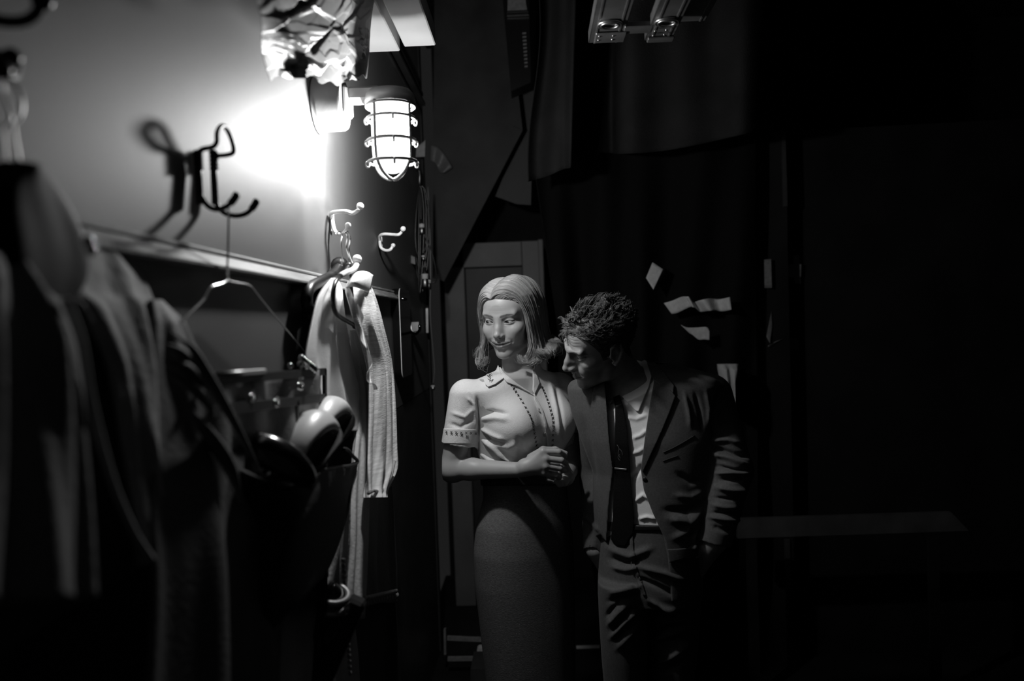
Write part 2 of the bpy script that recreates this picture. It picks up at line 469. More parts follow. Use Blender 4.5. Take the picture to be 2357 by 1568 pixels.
jar = MB().lathe((LX, LY, zt), (0, 0, 1), [(r, h) for r, h in pr[::-1]], 40)
jar.build('glass_jar', glow_glass(), lamp)
bulb = MB().ball((LX, LY, zt-0.075), (0.017, 0.017, 0.024), 10); bulb.lathe((LX, LY, zt-0.055), (0, 0, 1), [(0.012, 0), (0.013, 0.04), (0, 0.04)], 16); bulb.build('bulb', glow_glass(), lamp)
ld = bpy.data.lights.new('lamp_light', 'POINT'); ld.energy = LAMP_WATTS; ld.shadow_soft_size = 0.026
lo_ = bpy.data.objects.new('lamp_light', ld); COL.objects.link(lo_); lo_.parent = lamp; lo_.location = (LX-WX, 0, zt-0.08-zb)
g = MB(); R_ = 0.0565; H = zb-zt
for k in range(4):
    a = math.pi/4+0.25+k*math.pi/2; ca, sa = math.cos(a), math.sin(a)
    pts = [(0.056, -0.004), (0.057, -0.06), (0.057, H+0.055), (0.053, H+0.03), (0.038, H+0.006), (0.018, H-0.008), (0.004, H-0.012)]
    pts = spline([(LX+r*ca, LY+r*sa, zt+h) for r, h in pts], 30); g.tube(pts, 0.0042, 8)
for h in (-0.010, -0.040, -0.092, -0.142):
    g.tube([(LX+R_*math.cos(t), LY+R_*math.sin(t), zt+h) for t in np.linspace(0, 2*math.pi, 40, endpoint=False)], 0.0040, 8, closed=True)
for k in range(4):   # small loops added to shape the glow seen at the ring sides
    a = k*math.pi/2+0.25
    for h in (-0.040, -0.092, -0.142):
        c = np.array([LX+0.0585*math.cos(a), LY+0.0585*math.sin(a), zt+h-0.006])
        g.tube([c+0.0065*(math.cos(t)*np.array([0, 0, 1])+math.sin(t)*np.array([math.cos(a), math.sin(a), 0])*0.6) for t in np.linspace(0, 2*math.pi, 16, endpoint=False)], 0.0025, 6, closed=True)
g.build('wire_guard', mat('guard_metal', 0.25, 0.5), lamp)

# crumpled foil above the lamp
nu, nv = 120, 90
uu, vv = np.meshgrid(np.linspace(0, 1, nu), np.linspace(0, 1, nv), indexing='ij')
def foil_sheet():
    tl, tr = PX(580, -40, -.365), PX(866, -40, -.37); bl, br = PX(622, 184, -.415), PX(842, 178, -.405)
    G = ((1-uu)*(1-vv))[..., None]*tl+(uu*(1-vv))[..., None]*tr+((1-uu)*vv)[..., None]*bl+(uu*vv)[..., None]*br
    rg = np.random.default_rng(23); d = np.zeros_like(uu)
    for lv, (n, am) in enumerate(((12, 0.011), (36, 0.007), (110, 0.003))):   # creased facets: each cell is a tilted plane
        pts = rg.uniform(-0.1, 1.1, (n, 2)); hs = rg.uniform(-1, 1, n); sl = rg.normal(0, 1.6, (n, 2))
        dd = np.stack([np.hypot((uu-p[0])*1.2, vv-p[1]) for p in pts]); k = np.argsort(dd, 0)[:2]; d1, d2 = np.take_along_axis(dd, k, 0)
        pln = lambda q: hs[q]*0.6+sl[q, 0]*(uu-pts[q, 0])+sl[q, 1]*(vv-pts[q, 1])
        wgt = np.clip((d2-d1)/0.02, 0, 1)*0.5+0.5
        d += am*(pln(k[0])*wgt+pln(k[1])*(1-wgt))
    edge = np.minimum(np.minimum(uu, 1-uu)*8, 1)*0.8+0.2
    nrm = np.array([0.92, -0.3, -0.25])
    G = G+nrm*(d*edge+0.015*np.sin(np.pi*uu))[..., None]
    G[..., 2] += 0.008*np.sin(uu*9)*vv+0.005*np.sin(uu*31)*vv**3
    G[..., 1] += 0.014*np.sin(vv*7)*(1-uu)-0.012*np.sin(vv*5)*uu
    G[..., 0] = np.maximum(G[..., 0], WX+0.006)
    return G, nrm
G, nrm = foil_sheet()
fo = MB().grid(G, -nrm*0.0012).build('crumpled_foil', mat('matt_foil', 0.27, 0.5, metal=0.0, spec=0.3, bump=0.04, scale=90), smooth=False)
tag(fo, 'sheet of crumpled foil hanging above the caged lamp', 'foil')

# white overhead units, undersides lit
zo = 2.37
for (xa, xb, py_, g_) in ((780, 921, 118, 0), (929, 1003, 105, 1)):
    a = PZ(xa, py_, zo); c = PZ(xb, py_, zo); a[0] = max(a[0], WX+0.004)
    o = MB().box((a[0], 0.9, zo), (c[0], c[1], zo+0.06), 0.003).build('overhead_panel', M_white, smooth=False)
    tag(o, ('wide white overhead panel behind the crumpled foil', 'narrow white overhead panel right of the dark gap')[g_], 'panel', 'white panels over the lamp')

# ------------------------------------------------------------------ ladder stored overhead
ze = 2.235
lad = thing('aluminium_ladder', 'metal ladder stored flat overhead, its riveted end pointing to the back', 'ladder', (0.25, 1.4, ze))
def rail_channel(xa, xb, z, ye, lip=0.028, lean=0.0):
    m = MB(); t = 0.003
    m.box((xa, 0.7, z), (xb, ye, z+t), 0.001); m.box((xa, 0.7, z), (xa+t, ye, z+lip), 0.001); m.box((xb-t, 0.7, z), (xb, ye, z+lip), 0.001)
    m.box((xa+0.012, 0.7, z-0.002), (xa+0.016, ye, z+0.001)); m.box((xb-0.016, 0.7, z-0.002), (xb-0.012, ye, z+0.001))
    return m
def rung_end(x, y, z):
    m = MB()
    for r, h, tr in ((0.026, -0.003, 0.0035), (0.020, -0.005, 0.0028)):
        m.tube([(x+r*math.cos(t), y+r*0.9*math.sin(t), z+h) for t in np.linspace(0, 2*math.pi, 32, endpoint=False)], tr, 8, closed=True)
    m.tube([(x-0.016, y-0.006, z-0.002), (x+0.016, y-0.006, z-0.002)], 0.003, 6)
    m.lathe((x, y, z-0.001), (0, 0, 1), [(0.019, 0), (0.018, 0.10), (0, 0.10)], 24)
    return m
ye = 1.985
xs = [PZ(a, 118, ze)[0] for a in (1351, 1424, 1474, 1534, 1541, 1572)]
for (xa, xb, z, y_) in ((xs[0], xs[1], ze, ye), (xs[2], xs[3], ze, ye), (xs[1]-0.012, xs[2]+0.012, ze+0.10, ye), (xs[3]+0.004, xs[5]+0.05, ze+0.06, ye+0.05)):
    rail_channel(xa, xb, z, y_).build('rail', M_alu, lad, smooth=False)
for (xa, xb, z, ys) in ((xs[0], xs[1], ze, (1.86, 1.56)), (xs[2], xs[3], ze, (1.86, 1.56)), (xs[1], xs[2], ze+0.10, (1.80,)), (xs[3]+0.01, xs[5]+0.04, ze+0.06, (1.82,))):
    for yy in ys: rung_end((xa+xb)/2, yy, z).build('rung', M_steel, lad)
m = MB().box((xs[0]+0.012, ye-0.075, ze-0.006), (xs[1]+0.004, ye-0.012, ze-0.001), 0.002); m.build('end_plate', M_alu, lad, smooth=False)
m = MB().box((xs[1]-0.004, ye-0.10, ze-0.002), (xs[2]+0.006, ye-0.055, ze+0.012), 0.002); m.build('bracket', M_alu, lad, smooth=False)
m = MB().box((xs[2]+0.004, ye-0.03, ze-0.008), (xs[3], ye-0.004, ze-0.001), 0.002); m.build('end_plate', M_alu, lad, smooth=False)
for (x, y) in [(xs[0]+0.022, ye-0.06), (xs[0]+0.055, ye-0.06), (xs[0]+0.022, ye-0.035), (xs[0]+0.055, ye-0.035), (xs[2]+0.014, ye-0.08), (xs[2]+0.04, ye-0.083), (xs[2]+0.014, ye-0.05), (xs[2]+0.04, ye-0.052)]:
    MB().ball((x, y, ze-0.006), (0.0035, 0.0035, 0.003), 6).build('rivet', M_chrome, lad)

# ------------------------------------------------------------------ scenery at the back
def flat_poly(name, px, Y, m, th=0.02, parent=None):
    return MB().slab([P(a, b, Y) for a, b in px], (0, th, 0)).build(name, m, parent, smooth=False)
o = flat_poly('scenery_flat', [(1000, -90), (1158, -90), (1203, 300), (1022, 645), (996, 640)], 3.95, M_black2, 0.03)
tag(o, 'tall dark flat with a slanted lower edge beyond the end of the wall', 'scenery')
MB().slab([P(a, b, 3.93) for a, b in [(1180, 290), (1203, 300), (1022, 648), (1002, 640)]], (0, 0.018, 0)).build('edge_batten', M_black2, o, smooth=False)
o = flat_poly('hanging_board', [(1184, 345), (1200, -60), (1236, -60), (1222, 472), (1190, 470), (1140, 452)], 4.1, mat('grey_board', 0.06, 0.6), 0.02)
tag(o, 'small grey board hanging behind the slanted batten', 'board')
o = flat_poly('equipment_rack', [(1152, -60), (1216, -60), (1222, 190), (1176, 210)], 3.6, M_rubber, 0.12)
tag(o, 'tall black rack with a pale top strip left of the drape', 'rack')
MB().slab([P(a, b, 3.59) for a, b in [(1170, -40), (1204, -40), (1213, 22), (1168, 24)]], (0, 0.01, 0)).build('top_panel', M_gtape, o, smooth=False)
for q in ((27, 29.5), (33, 36)):
    MB().slab([P(a, b, 3.58) for a, b in [(1167, q[0]+0.5), (1215, q[0]-2), (1217, q[1]-2), (1167, q[1])]], (0, 0.012, 0)).build('metal_strip', M_steel, o, smooth=False)
for k in range(10):
    y = 75+k*8.5
    MB().slab([P(a, b, 3.585) for a, b in [(1202+k*0.6, y), (1211+k*0.4, y-1), (1211+k*0.4, y+2), (1202+k*0.6, y+2.5)]], (0, 0.012, 0)).build('vent_slot', M_gtape, o, smooth=False)

# drapes
def sheet(cols, nrow, foldf, thick=0.008, n=120):
    """cols: (px_top, py_top, px_bottom, py_bottom, Y) control columns, left to right"""
    c = spline(np.array(cols, float), n); G = np.zeros((n, nrow, 3)); s = np.linspace(0, 1, nrow)
    for i in range(n):
        for j in range(nrow):
            t = s[j]; px, py = c[i, 0]*(1-t)+c[i, 2]*t, c[i, 1]*(1-t)+c[i, 3]*t
            G[i, j] = P(px+foldf(i/(n-1), t)[0], py, c[i, 4]+foldf(i/(n-1), t)[1])
    return G
def f_val(u, t): return (10*math.sin(t*5.5)*(1-min(u*4, 1)), 0.03*math.sin(u*38)+0.02*math.sin(u*17+t*2))
G = sheet([(1236, -60, 1222, 418, 3.02), (1275, -60, 1262, 406, 3.08), (1300, -60, 1296, 390, 2.98), (1330, -60, 1318, 382, 2.99), (1340, -60, 1332, 350, 3.14), (1400, -60, 1402, 352, 3.30), (1432, -60, 1432, 354, 3.12), (1520, -60, 1520, 348, 3.05), (1600, -60, 1600, 334, 3.10), (1680, -60, 1680, 316, 3.06), (1765, -60, 1762, 298, 3.12)], 30, f_val)
o = MB().grid(G, (0, 0.008, 0)).build('valance_drape', M_drape); tag(o, 'short black drape hanging above the couple with an uneven lower edge', 'drape')
def f_bk(u, t): 
    q = u*30+t*9; return (0, 0.045*math.sin(q)*(0.4+t)+0.02*math.sin(u*13-t*6))
G = sheet([(1228, 380, 1420, 1700, 3.34), (1300, 340, 1480, 1700, 3.40), (1400, 320, 1540, 1700, 3.38), (1500, 310, 1600, 1700, 3.40), (1620, 300, 1680, 1700, 3.38), (1742, 290, 1745, 1700, 3.42)], 60, f_bk)
o = MB().grid(G, (0, 0.008, 0)).build('backdrop_drape', mat('deep_black_drape', 0.009, 0.95, spec=0.03, bump=0.2, scale=160)); tag(o, 'long black drape with slanting folds behind the suited man', 'drape')
# flats on the right
o = flat_poly('scenery_flat', [(1748, 300), (1808, 296), (1835, 1640), (1760, 1640)], 3.50, M_black, 0.03)
tag(o, 'narrow black flat right of the long drape', 'scenery'); o['group'] = 'black flats on the right'
MB().slab([P(a, b, 3.49) for a, b in [(1800, 310), (1808, 308), (1813, 474), (1803, 476)]], (0, 0.015, 0)).build('edge_strip', M_black2, o, smooth=False)
MB().slab([P(a, b, 3.49) for a, b in [(1806, 1242), (1818, 1242), (1820, 1345), (1810, 1350)]], (0, 0.015, 0)).build('edge_strip', M_black2, o, smooth=False)
o = flat_poly('scenery_flat', [(1840, 300), (2420, 270), (2440, 1640), (1860, 1640)], 3.62, M_black, 0.03)
tag(o, 'broad black flat filling the far right of the room', 'scenery'); o['group'] = 'black flats on the right'
o = MB().slab([P(a, b, 3.20) for a, b in [(1698, 1195), (2190, 1180), (2230, 1222), (1698, 1240)]], (0, 0.025, 0)).build('cross_rail', mat('worn_grey_timber', 0.06, 0.6, var=0.3, vscale=9), smooth=False)
tag(o, 'grey timber rail crossing the dark right side at hip height', 'rail')
for px in (1730, 2150):
    a = P(px, 1236, 3.2); MB().box((a[0]-0.02, 3.204, 0.0), (a[0]+0.02, 3.222, a[2])).build('post', M_black, o, smooth=False)

# ------------------------------------------------------------------ cloth tape
def tape(px, Y, m, label, bend=0.0, th=0.0012, lift=None, cat='tape', group='torn tape on the black drape'):
    """px: two long edges, top then bottom, same count; gives a strip with real thickness and curl"""
    a, b_ = spline(np.array(px[0], float), 24), spline(np.array(px[1], float), 24); G = np.zeros((24, 8, 3))
    for i in range(24):
        for j in range(8):
            t = j/7; q = a[i]*(1-t)+b_[i]*t; dy = (lift(i/23, t) if lift else 0)
            G[i, j] = P(q[0], q[1], Y-dy)
    o = MB().grid(G, (0, th, 0)).build('tape_strip', m); return tag(o, label, cat, group)
YT = 3.31
tape([[(1502, 604), (1526, 620)], [(1487, 640), (1504, 667)]], YT, M_tape, 'white tape piece standing upright above the other tape pieces', lift=lambda u, t: 0.01*t)
tape([[(1528, 698), (1548, 692), (1570, 683), (1586, 683)], [(1546, 723), (1560, 720), (1588, 707), (1596, 708)]], YT, M_tape, 'left half of the long white tape strip behind the man', lift=lambda u, t: 0.012*math.sin(u*3))
tape([[(1577, 684), (1586, 683), (1596, 695), (1612, 691), (1634, 687), (1655, 689), (1680, 684)], [(1590, 706), (1600, 709), (1612, 718), (1630, 716), (1646, 715), (1664, 717), (1684, 713)]], YT-0.004, M_tape, 'wavy right half of the long white tape strip behind the man', lift=lambda u, t: 0.025*math.sin(u*14))
tape([[(1567, 748), (1582, 754), (1604, 754), (1626, 753), (1633, 762)], [(1588, 768), (1594, 771), (1608, 782), (1620, 782), (1633, 783)]], YT, M_tape, 'lowest white tape piece on the drape, its left end curled to a point', lift=lambda u, t: 0.012*(1-u)**2)
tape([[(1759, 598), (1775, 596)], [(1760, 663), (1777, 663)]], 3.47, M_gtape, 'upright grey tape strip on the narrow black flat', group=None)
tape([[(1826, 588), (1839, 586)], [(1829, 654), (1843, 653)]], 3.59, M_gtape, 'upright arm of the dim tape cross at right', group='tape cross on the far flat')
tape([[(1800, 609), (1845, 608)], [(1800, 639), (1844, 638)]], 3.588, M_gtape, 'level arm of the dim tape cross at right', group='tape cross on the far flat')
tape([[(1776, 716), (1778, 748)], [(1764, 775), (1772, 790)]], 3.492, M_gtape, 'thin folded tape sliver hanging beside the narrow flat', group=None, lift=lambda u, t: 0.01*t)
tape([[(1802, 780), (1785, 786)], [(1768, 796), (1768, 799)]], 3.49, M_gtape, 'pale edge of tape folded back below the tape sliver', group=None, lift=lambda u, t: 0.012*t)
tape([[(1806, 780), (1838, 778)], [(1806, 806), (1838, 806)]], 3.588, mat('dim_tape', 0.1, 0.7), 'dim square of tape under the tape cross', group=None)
tape([[(938, 584), (955, 592)], [(939, 604), (956, 609)]], 3.3, M_gtape, 'torn white tape scrap on the wall left of the hanging cables', group=None, lift=lambda u, t: 0.008*t)
tape([[(958, 340), (979, 322)], [(957, 362), (978, 361)]], 3.45, M_gtape, 'grey triangle of tape right of the lamp guard', group=None)
tape([[(990, 333), (1012, 342), (1030, 366), (1041, 386)], [(989, 369), (1003, 376), (1012, 396), (1024, 398)]], 3.9, mat('clear_tape', 0.16, 0.4, bump=0.4, scale=30), 'long curling strip of wrinkled tape right of the lamp', group=None, lift=lambda u, t: 0.012*math.sin(u*9))

# things near the floor behind the couple
ft = M_gtape
o = thing('low_metal_step', 'low pale metal step frame on the floor left of the skirt', 'step', P(1070, 1520, 3.55))
MB().slab([P(a, b, 3.5) for a, b in [(1021, 1450), (1026, 1448), (1027, 1507), (1022, 1508)]], (0, 0.02, 0)).build('upright', ft, o, smooth=False)
MB().slab([P(a, b, 3.5) for a, b in [(1029, 1467), (1180, 1473), (1180, 1481), (1029, 1475)]], (0, 0.02, 0)).build('rail', ft, o, smooth=False)
MB().slab([P(a, b, 3.48) for a, b in [(1030, 1515), (1180, 1513), (1180, 1521), (1030, 1523)]], (0, 0.02, 0)).build('rail', ft, o, smooth=False)
MB().slab([P(a, b, 3.47) for a, b in [(1098, 1496), (1102, 1493), (1180, 1493), (1180, 1505), (1106, 1505), (1105, 1514), (1098, 1514)]], (0, 0.04, 0)).build('corner_piece', M_tape, o, smooth=False)
for (q, lb) in (([(1326, 1487), (1380, 1485), (1380, 1493), (1327, 1494)], 'pale floor tape seen between the skirt and the trousers'), ([(1600, 1481), (1652, 1481), (1640, 1488), (1600, 1488)], 'pale floor tape right of the trousers'), ([(1674, 1481), (1685, 1481), (1685, 1488), (1675, 1488)], 'tiny pale tape square at far right of the trousers')):
    zf = 0.0015; pts = [PZ(a, b, zf) for a, b in q]
    o = MB().slab(pts, (0, 0, 0.001)).build('floor_tape', M_tape, smooth=False); tag(o, lb, 'tape', 'tape on the floor')
o = flat_poly('storage_box', [(1083, 1541), (1200, 1541), (1200, 1585), (1083, 1585)], 3.25, M_black2, 0.18); 
tag(o, 'dark low box on the floor behind the skirt', 'box')
# ------------------------------------------------------------------ hooks, hangers, garments on the wall
def wp(px, py, out=0.0): return PX(px, py, WX+out)          # point on (or out from) the left wall
M_bwire = mat('black_wire', 0.012, 0.35, spec=0.5)
M_cwire = mat('bright_wire', 0.8, 0.2, metal=1.0)
def wire(pts, r, n=40, ends=None):
    m = MB(); q = spline(np.array(pts), n); m.tube(q, r, 8)
    if ends:
        for e in ends: m.ball(q[0] if e == 0 else q[-1], r*1.7, 8)
    return m
# black double coat hook
base = wp(470, 400)
hk = thing('coat_hook', 'black wire double coat hook with a tall loop, on the bright wall', 'hook', base)
Yh = base[1]; sc_ = Yh/F
def hp(px, py, out): return PX(px, py, WX+out)
for q in (457, 492):
    m = MB().tube([hp(q-2, 345, 0.012), hp(q, 400, 0.010), hp(q+3, 470, 0.012)], 0.0052, 10)
    for k in range(5): c = hp(q-1+k*0.5, 352+k*9, 0.012); m.ball(c, (0.0075, 0.0075, 0.0035), 8)
    m.build('mounting_bar', M_bwire, hk)
wire([hp(457, 350, 0.0120), hp(468, 343, 0.0170), hp(490, 338, 0.0260), hp(499, 326, 0.0310), hp(500, 305, 0.0335), hp(510, 290, 0.0335), hp(522, 297, 0.0335), hp(534, 325, 0.0335), hp(537, 350, 0.0310), hp(522, 357, 0.0260), hp(500, 360, 0.0170), hp(492, 375, 0.0120)], 0.0038, 70).build('upper_loop', M_bwire, hk)
for pl in ([(459, 440, .012), (465, 455, .013), (478, 474, .022), (498, 482, .034), (520, 476, .05), (536, 462, .062), (545, 447, .066)], [(496, 460, .012), (503, 478, .014), (520, 492, .024), (545, 497, .038), (568, 491, .052), (583, 476, .062), (591, 462, .066)]):
    m = wire([hp(*p) for p in pl], 0.0040, 40); q = spline(np.array([hp(*p) for p in pl]), 40); m.tube(q[-10:], 0.0056, 10); m.build('lower_hook', M_bwire, hk)
# wire hanger on it
hg = thing('wire_hanger', 'empty bent wire hanger on the black double hook', 'hanger', hp(520, 750, 0.03))
o1 = .035
wire([hp(512, 482, .036), hp(518, 476, .04), hp(525, 480, .042), hp(526, 500, o1), hp(525, 560, o1), hp(523, 615, o1)], 0.0016, 30).build('hook', M_cwire, hg)
m = MB()
for s_ in (0, math.pi): m.tube([hp(523+3.2*math.sin(t*12+s_), 612+t*36, o1) for t in np.linspace(0, 1, 40)], 0.0013, 6)
m.build('twisted_neck', M_cwire, hg)
wire([hp(522, 646, o1), hp(510, 653, o1), hp(488, 659, o1), hp(480, 668, o1), hp(468, 690, o1), hp(440, 718, o1), hp(408, 752, o1), hp(380, 782, o1)], 0.0020, 40).build('arm', M_cwire, hg)
wire([hp(525, 646, o1), hp(540, 650, o1), hp(572, 656, o1), hp(585, 668, o1), hp(610, 700, o1), hp(660, 760, o1), hp(705, 815, o1)], 0.0015, 40).build('arm', M_cwire, hg)
M_enam = mat('glossy_white_enamel', 0.8, 0.2, spec=0.6)
# bright double hooks further along
def bright_hook(pl_up, pl_dn, plate, name, label):
    t = thing('coat_hook', label, 'hook', wp(*plate[0]), 'bright double coat hooks')
    q = [hp(*p) for p in pl_up]; m = wire(q, 0.0052, 40); m.ball(q[-1], 0.009, 10); m.build('upper_prong', M_enam, t)
    q = [hp(*p) for p in pl_dn]; m = wire(q, 0.0052, 40); m.ball(q[-1], 0.0075, 10); m.build('lower_prong', M_enam, t)
    a, b = wp(*plate[0]), wp(*plate[1]); m = MB().obox((a+b)/2+[0.004, 0, 0], np.eye(3), (0.004, 0.009, abs(a[2]-b[2])/2+0.006), 0.003); m.build('back_plate', M_enam, t, smooth=False)
    return t
bright_hook([(762, 500, .006), (763, 491, .012), (775, 488, .03), (796, 487, .055), (812, 491, .07), (824, 484, .085), (829, 475, .09)], [(764, 495, .006), (766, 515, .010), (772, 534, .02), (786, 540, .036), (796, 532, .048), (801, 519, .054)], ((759, 492), (762, 530)), 'a', 'bright double coat hook holding the hangers of the pale clothes')
bright_hook([(874, 556, .006), (874, 544, .012), (884, 539, .03), (905, 540, .06), (918, 540, .08), (926, 532, .09), (928, 527, .095)], [(874, 550, .006), (876, 568, .012), (886, 576, .025), (898, 575, .04), (905, 565, .05)], ((874, 548), (876, 566)), 'b', 'empty bright double coat hook left of the hanging cables')
t = thing('utility_hook', 'small chrome hook with square plate near the wall edge', 'hook', wp(953, 750))
wire([hp(944, 733, .01), hp(944, 752, .012), hp(947, 764, .03), hp(958, 768, .06), (hp(966, 760, .08)), hp(966, 750, .085)], 0.006, 30).build('hook', M_chrome, t)
a = P(955, 752, 3.16); MB().obox(a, np.eye(3), (0.018, 0.003, 0.020), 0.002).build('plate', M_steel, t, smooth=False)
# blurred hook in the near corner, top left
hq = lambda px, py, out: PX(px, py, WX+out)
t = thing('coat_hook', 'dark blurred coat hook at the top left corner of the wall', 'hook', hq(0, 40, 0.0))
wire([hq(-60, 25, .004), hq(-30, 40, .02), hq(20, 50, .04), (hq(60, 46, .055)), hq(85, 28, .065), hq(97, 2, .07)], 0.0055, 30, (1,)).build('prong', M_bwire, t)
a = hq(-60, 30, 0); MB().box(a+[0, -.012, -.03], a+[.006, .012, .03], .002).build('back_plate', M_bwire, t, smooth=False)
t = thing('coat_hook', 'dark blurred hook with a bright tip above the two wire hanger hooks', 'hook', hq(30, 150, 0.0))
wire([hq(40, 130, .004), hq(38, 155, .012), hq(30, 175, .03), hq(14, 176, .045), hq(4, 160, .05)], 0.005, 30, (1,)).build('lower_prong', M_bwire, t)
wire([hq(40, 140, .004), hq(36, 128, .012), hq(30, 126, .03), hq(26, 132, .05)], 0.005, 24, (1,)).build('upper_prong', M_bwire, t)
for (pl, lb) in (([(13, 172, .045), (6, 185, .05), (8, 215, .05), (20, 250, .05), (26, 275, .05), (14, 290, .05), (8, 296, .05), (10, 330, .05), (14, 385, .05)], 'bright hanger hook nearest the left edge, above the black hood'), ([(16, 172, .05), (32, 190, .055), (48, 220, .055), (50, 255, .055), (44, 272, .055), (34, 285, .055), (30, 292, .055), (38, 340, .055), (44, 390, .055)], 'bright curved hanger hook just right of the leftmost one')):
    t = thing('clothes_hanger', lb, 'hanger', hq(20, 470, .05), 'hangers above the black hood'); wire([hq(*p) for p in pl], 0.0016, 50).build('hook', M_steel, t)
    q = pl[-1]; m = MB().tube([hq(q[0]-70, q[1]+75, .05), hq(q[0]-30, q[1]+25, .05), hq(q[0], q[1]+2, .05), hq(q[0]+30, q[1]+25, .05), hq(q[0]+80, q[1]+80, .05)], 0.006, 8); m.build('shoulder_bar', M_rubber, t)

def drape_vol(name, rows, m, dep, nf=9, amp=0.12, seed=0, n=110, steps=90, parent=None, drift=1.0, xw=0.0):
    """hanging cloth: rows of (picture y, left x, right x, depth Y); closed, folded round section"""
    r = spline(np.array(rows, float), steps); V = []; rg = np.random.default_rng(seed); ph = rg.uniform(0, 6.28, 4)
    for i, (py, pl, pr, Y) in enumerate(r):
        A, B = (P(pl, py, Y), P(pr, py, Y)) if Y > 0 else (PX(pl, py, Y), PX(pr, py, Y+xw)); c = (A+B)/2; hw_ = (B-A)/2; dn = np.array([hw_[1]*-1, hw_[0], 0]); L = np.linalg.norm(dn)+1e-9; dn = dn/L
        dd = dep*min(1, 0.35+i/(steps*0.18)); s = i/(steps-1)
        g = min(1, 0.2+s*1.6)
        for k in range(n):
            t = 2*math.pi*k/n
            f = 1+amp*g*(math.sin(nf*t+ph[0]+drift*math.sin(s*3+ph[1]))+0.5*math.sin((nf*0.6+1)//1*t+ph[2]+s*2*drift)+0.35*math.sin(2*nf*t+ph[3]-s*3*drift))*(0.25+0.75*abs(math.sin(t)))
            V.append(c+hw_*math.cos(t)*(1+0.02*math.sin(s*11+seed))+dn*dd*math.sin(t)*f)
    Fs = [(i*n+k, i*n+(k+1) % n, (i+1)*n+(k+1) % n, (i+1)*n+k) for i in range(steps-1) for k in range(n)]
    V = np.array(V); Fs = np.array(Fs); Fs = orient_q(V, Fs)
    me = MB().add(V, Fs.tolist()); me.f.append(tuple(range(n))); me.f.append(tuple((steps-1)*n+k for k in range(n))[::-1])
    return me.build(name, m, parent)
def orient_q(V, Q):
    a = V[Q]; vol = np.einsum('ij,ij->i', a[:, 0], np.cross(a[:, 1], a[:, 2])).sum()+np.einsum('ij,ij->i', a[:, 0], np.cross(a[:, 2], a[:, 3])).sum()
    return Q if vol > 0 else Q[:, ::-1]
M_pale = mat('pale_shirting', 0.82, 0.85, spec=0.15, bump=0.12, scale=200)
M_linen = mat('striped_linen', 0.62, 0.85, spec=0.15, bump=0.2, scale=80, kind='wave', var=0.2, vscale=30, stretch=(0.3, 0.3, 6))
M_pale2 = mat('pale_twill', 0.5, 0.85, spec=0.15, bump=0.2, scale=120, var=0.15, vscale=14)
M_dark2 = mat('dark_cotton', 0.10, 0.8, spec=0.2, bump=0.15, scale=140)
M_lace = mat('grey_lace', 0.32, 0.7, bump=0.5, scale=90)
YR = 2.0
# hangers of this cluster
for (pl, lb) in (([(772, 540), (780, 533), (787, 540), (785, 560), (787, 590), (787, 612)], 'black hanger with bright hook behind the pale shirt'), ([(786, 538), (793, 534), (799, 545), (797, 570), (802, 590), (803, 612)], 'black hanger with bright hook between the shirt and the linen dress'), ([(790, 538), (799, 533), (806, 548), (803, 572), (806, 590), (812, 605)], 'pale curved hanger with bright hook in the linen dress')):
    xk = -.445+.02*('between' in lb)+.035*('pale' in lb[:5]); t = thing('clothes_hanger', lb, 'hanger', PX(pl[-1][0], 700, xk), 'hangers on the bright hook')
    wire([PX(a, b, xk) for a, b in pl], 0.0017, 40).build('hook', M_cwire, t)
    if 'pale' in lb[:5]:
        wire([PX(a, b, xk) for a, b in [(822, 597), (822, 606), (817, 617), (806, 624), (795, 628), (782, 636)]], 0.0065, 30, (0,)).build('shoulder_bar', M_pale, t)
    elif 'behind' in lb:
        m = wire([PX(a, b, -.47) for a, b in [(782, 612), (768, 632), (738, 648), (714, 662), (706, 684), (708, 706), (716, 724)]], 0.013, 40, (0, 1)); m.build('shoulder_bar', M_rubber, t)
    else:
        m = wire([PX(a, b, -.425) for a, b in [(803, 612), (792, 630), (772, 650), (766, 690), (774, 722), (800, 740), (818, 750)]], 0.005, 40, (0, 1)); m.tube(spline([PX(a, b, -.425) for a, b in [(803, 612), (808, 650), (812, 700), (818, 750)]], 20), 0.004, 8); m.build('shoulder_bar', M_rubber, t)
# pale shirt (front left)
o = drape_vol('hanging_shirt', [(640, 764, 776, -0.455), (665, 744, 784, -0.453), (692, 729, 788, -0.450), (740, 718, 795, -0.448), (813, 706, 808, -0.445), (860, 704, 819, -0.443), (900, 704, 829, -0.440), (960, 708, 838, -0.438), (992, 716, 842, -0.435)], M_pale, 0.012, nf=7, amp=0.5, seed=2, xw=-0.02)
tag(o, 'smooth pale shirt hanging nearest on the bright hook, its side flaring out', 'shirt', 'clothes hanging on the bright hook')
# linen dress
o = drape_vol('hanging_dress', [(648, 800, 850, -0.440), (668, 797, 856, -0.433), (700, 806, 866, -0.426), (746, 818, 878, -0.418), (836, 846, 899, -0.411), (935, 850, 907, -0.404), (1030, 848, 909, -0.397), (1080, 848, 908, -0.389), (1128, 850, 884, -0.382), (1146, 851, 882, -0.375)], M_linen, 0.013, nf=8, amp=0.7, seed=5)
tag(o, 'striped linen dress with a standing collar hanging behind the pale shirt', 'dress', 'clothes hanging on the bright hook')
tp = spline(np.array([(797, 655), (807, 640), (821, 626), (841, 625), (858, 634)], float), 30); bt_ = spline(np.array([(795, 664), (808, 660), (822, 663), (836, 668), (848, 676)], float), 30); G = np.zeros((30, 10, 3))
for i in range(30):
    for j in range(10):
        q = j/9; G[i, j] = PX(tp[i, 0]*(1-q)+bt_[i, 0]*q, tp[i, 1]*(1-q)+bt_[i, 1]*q, -.435+0.03*math.sin(math.pi*i/29)+0.012*math.sin(q*2.5))
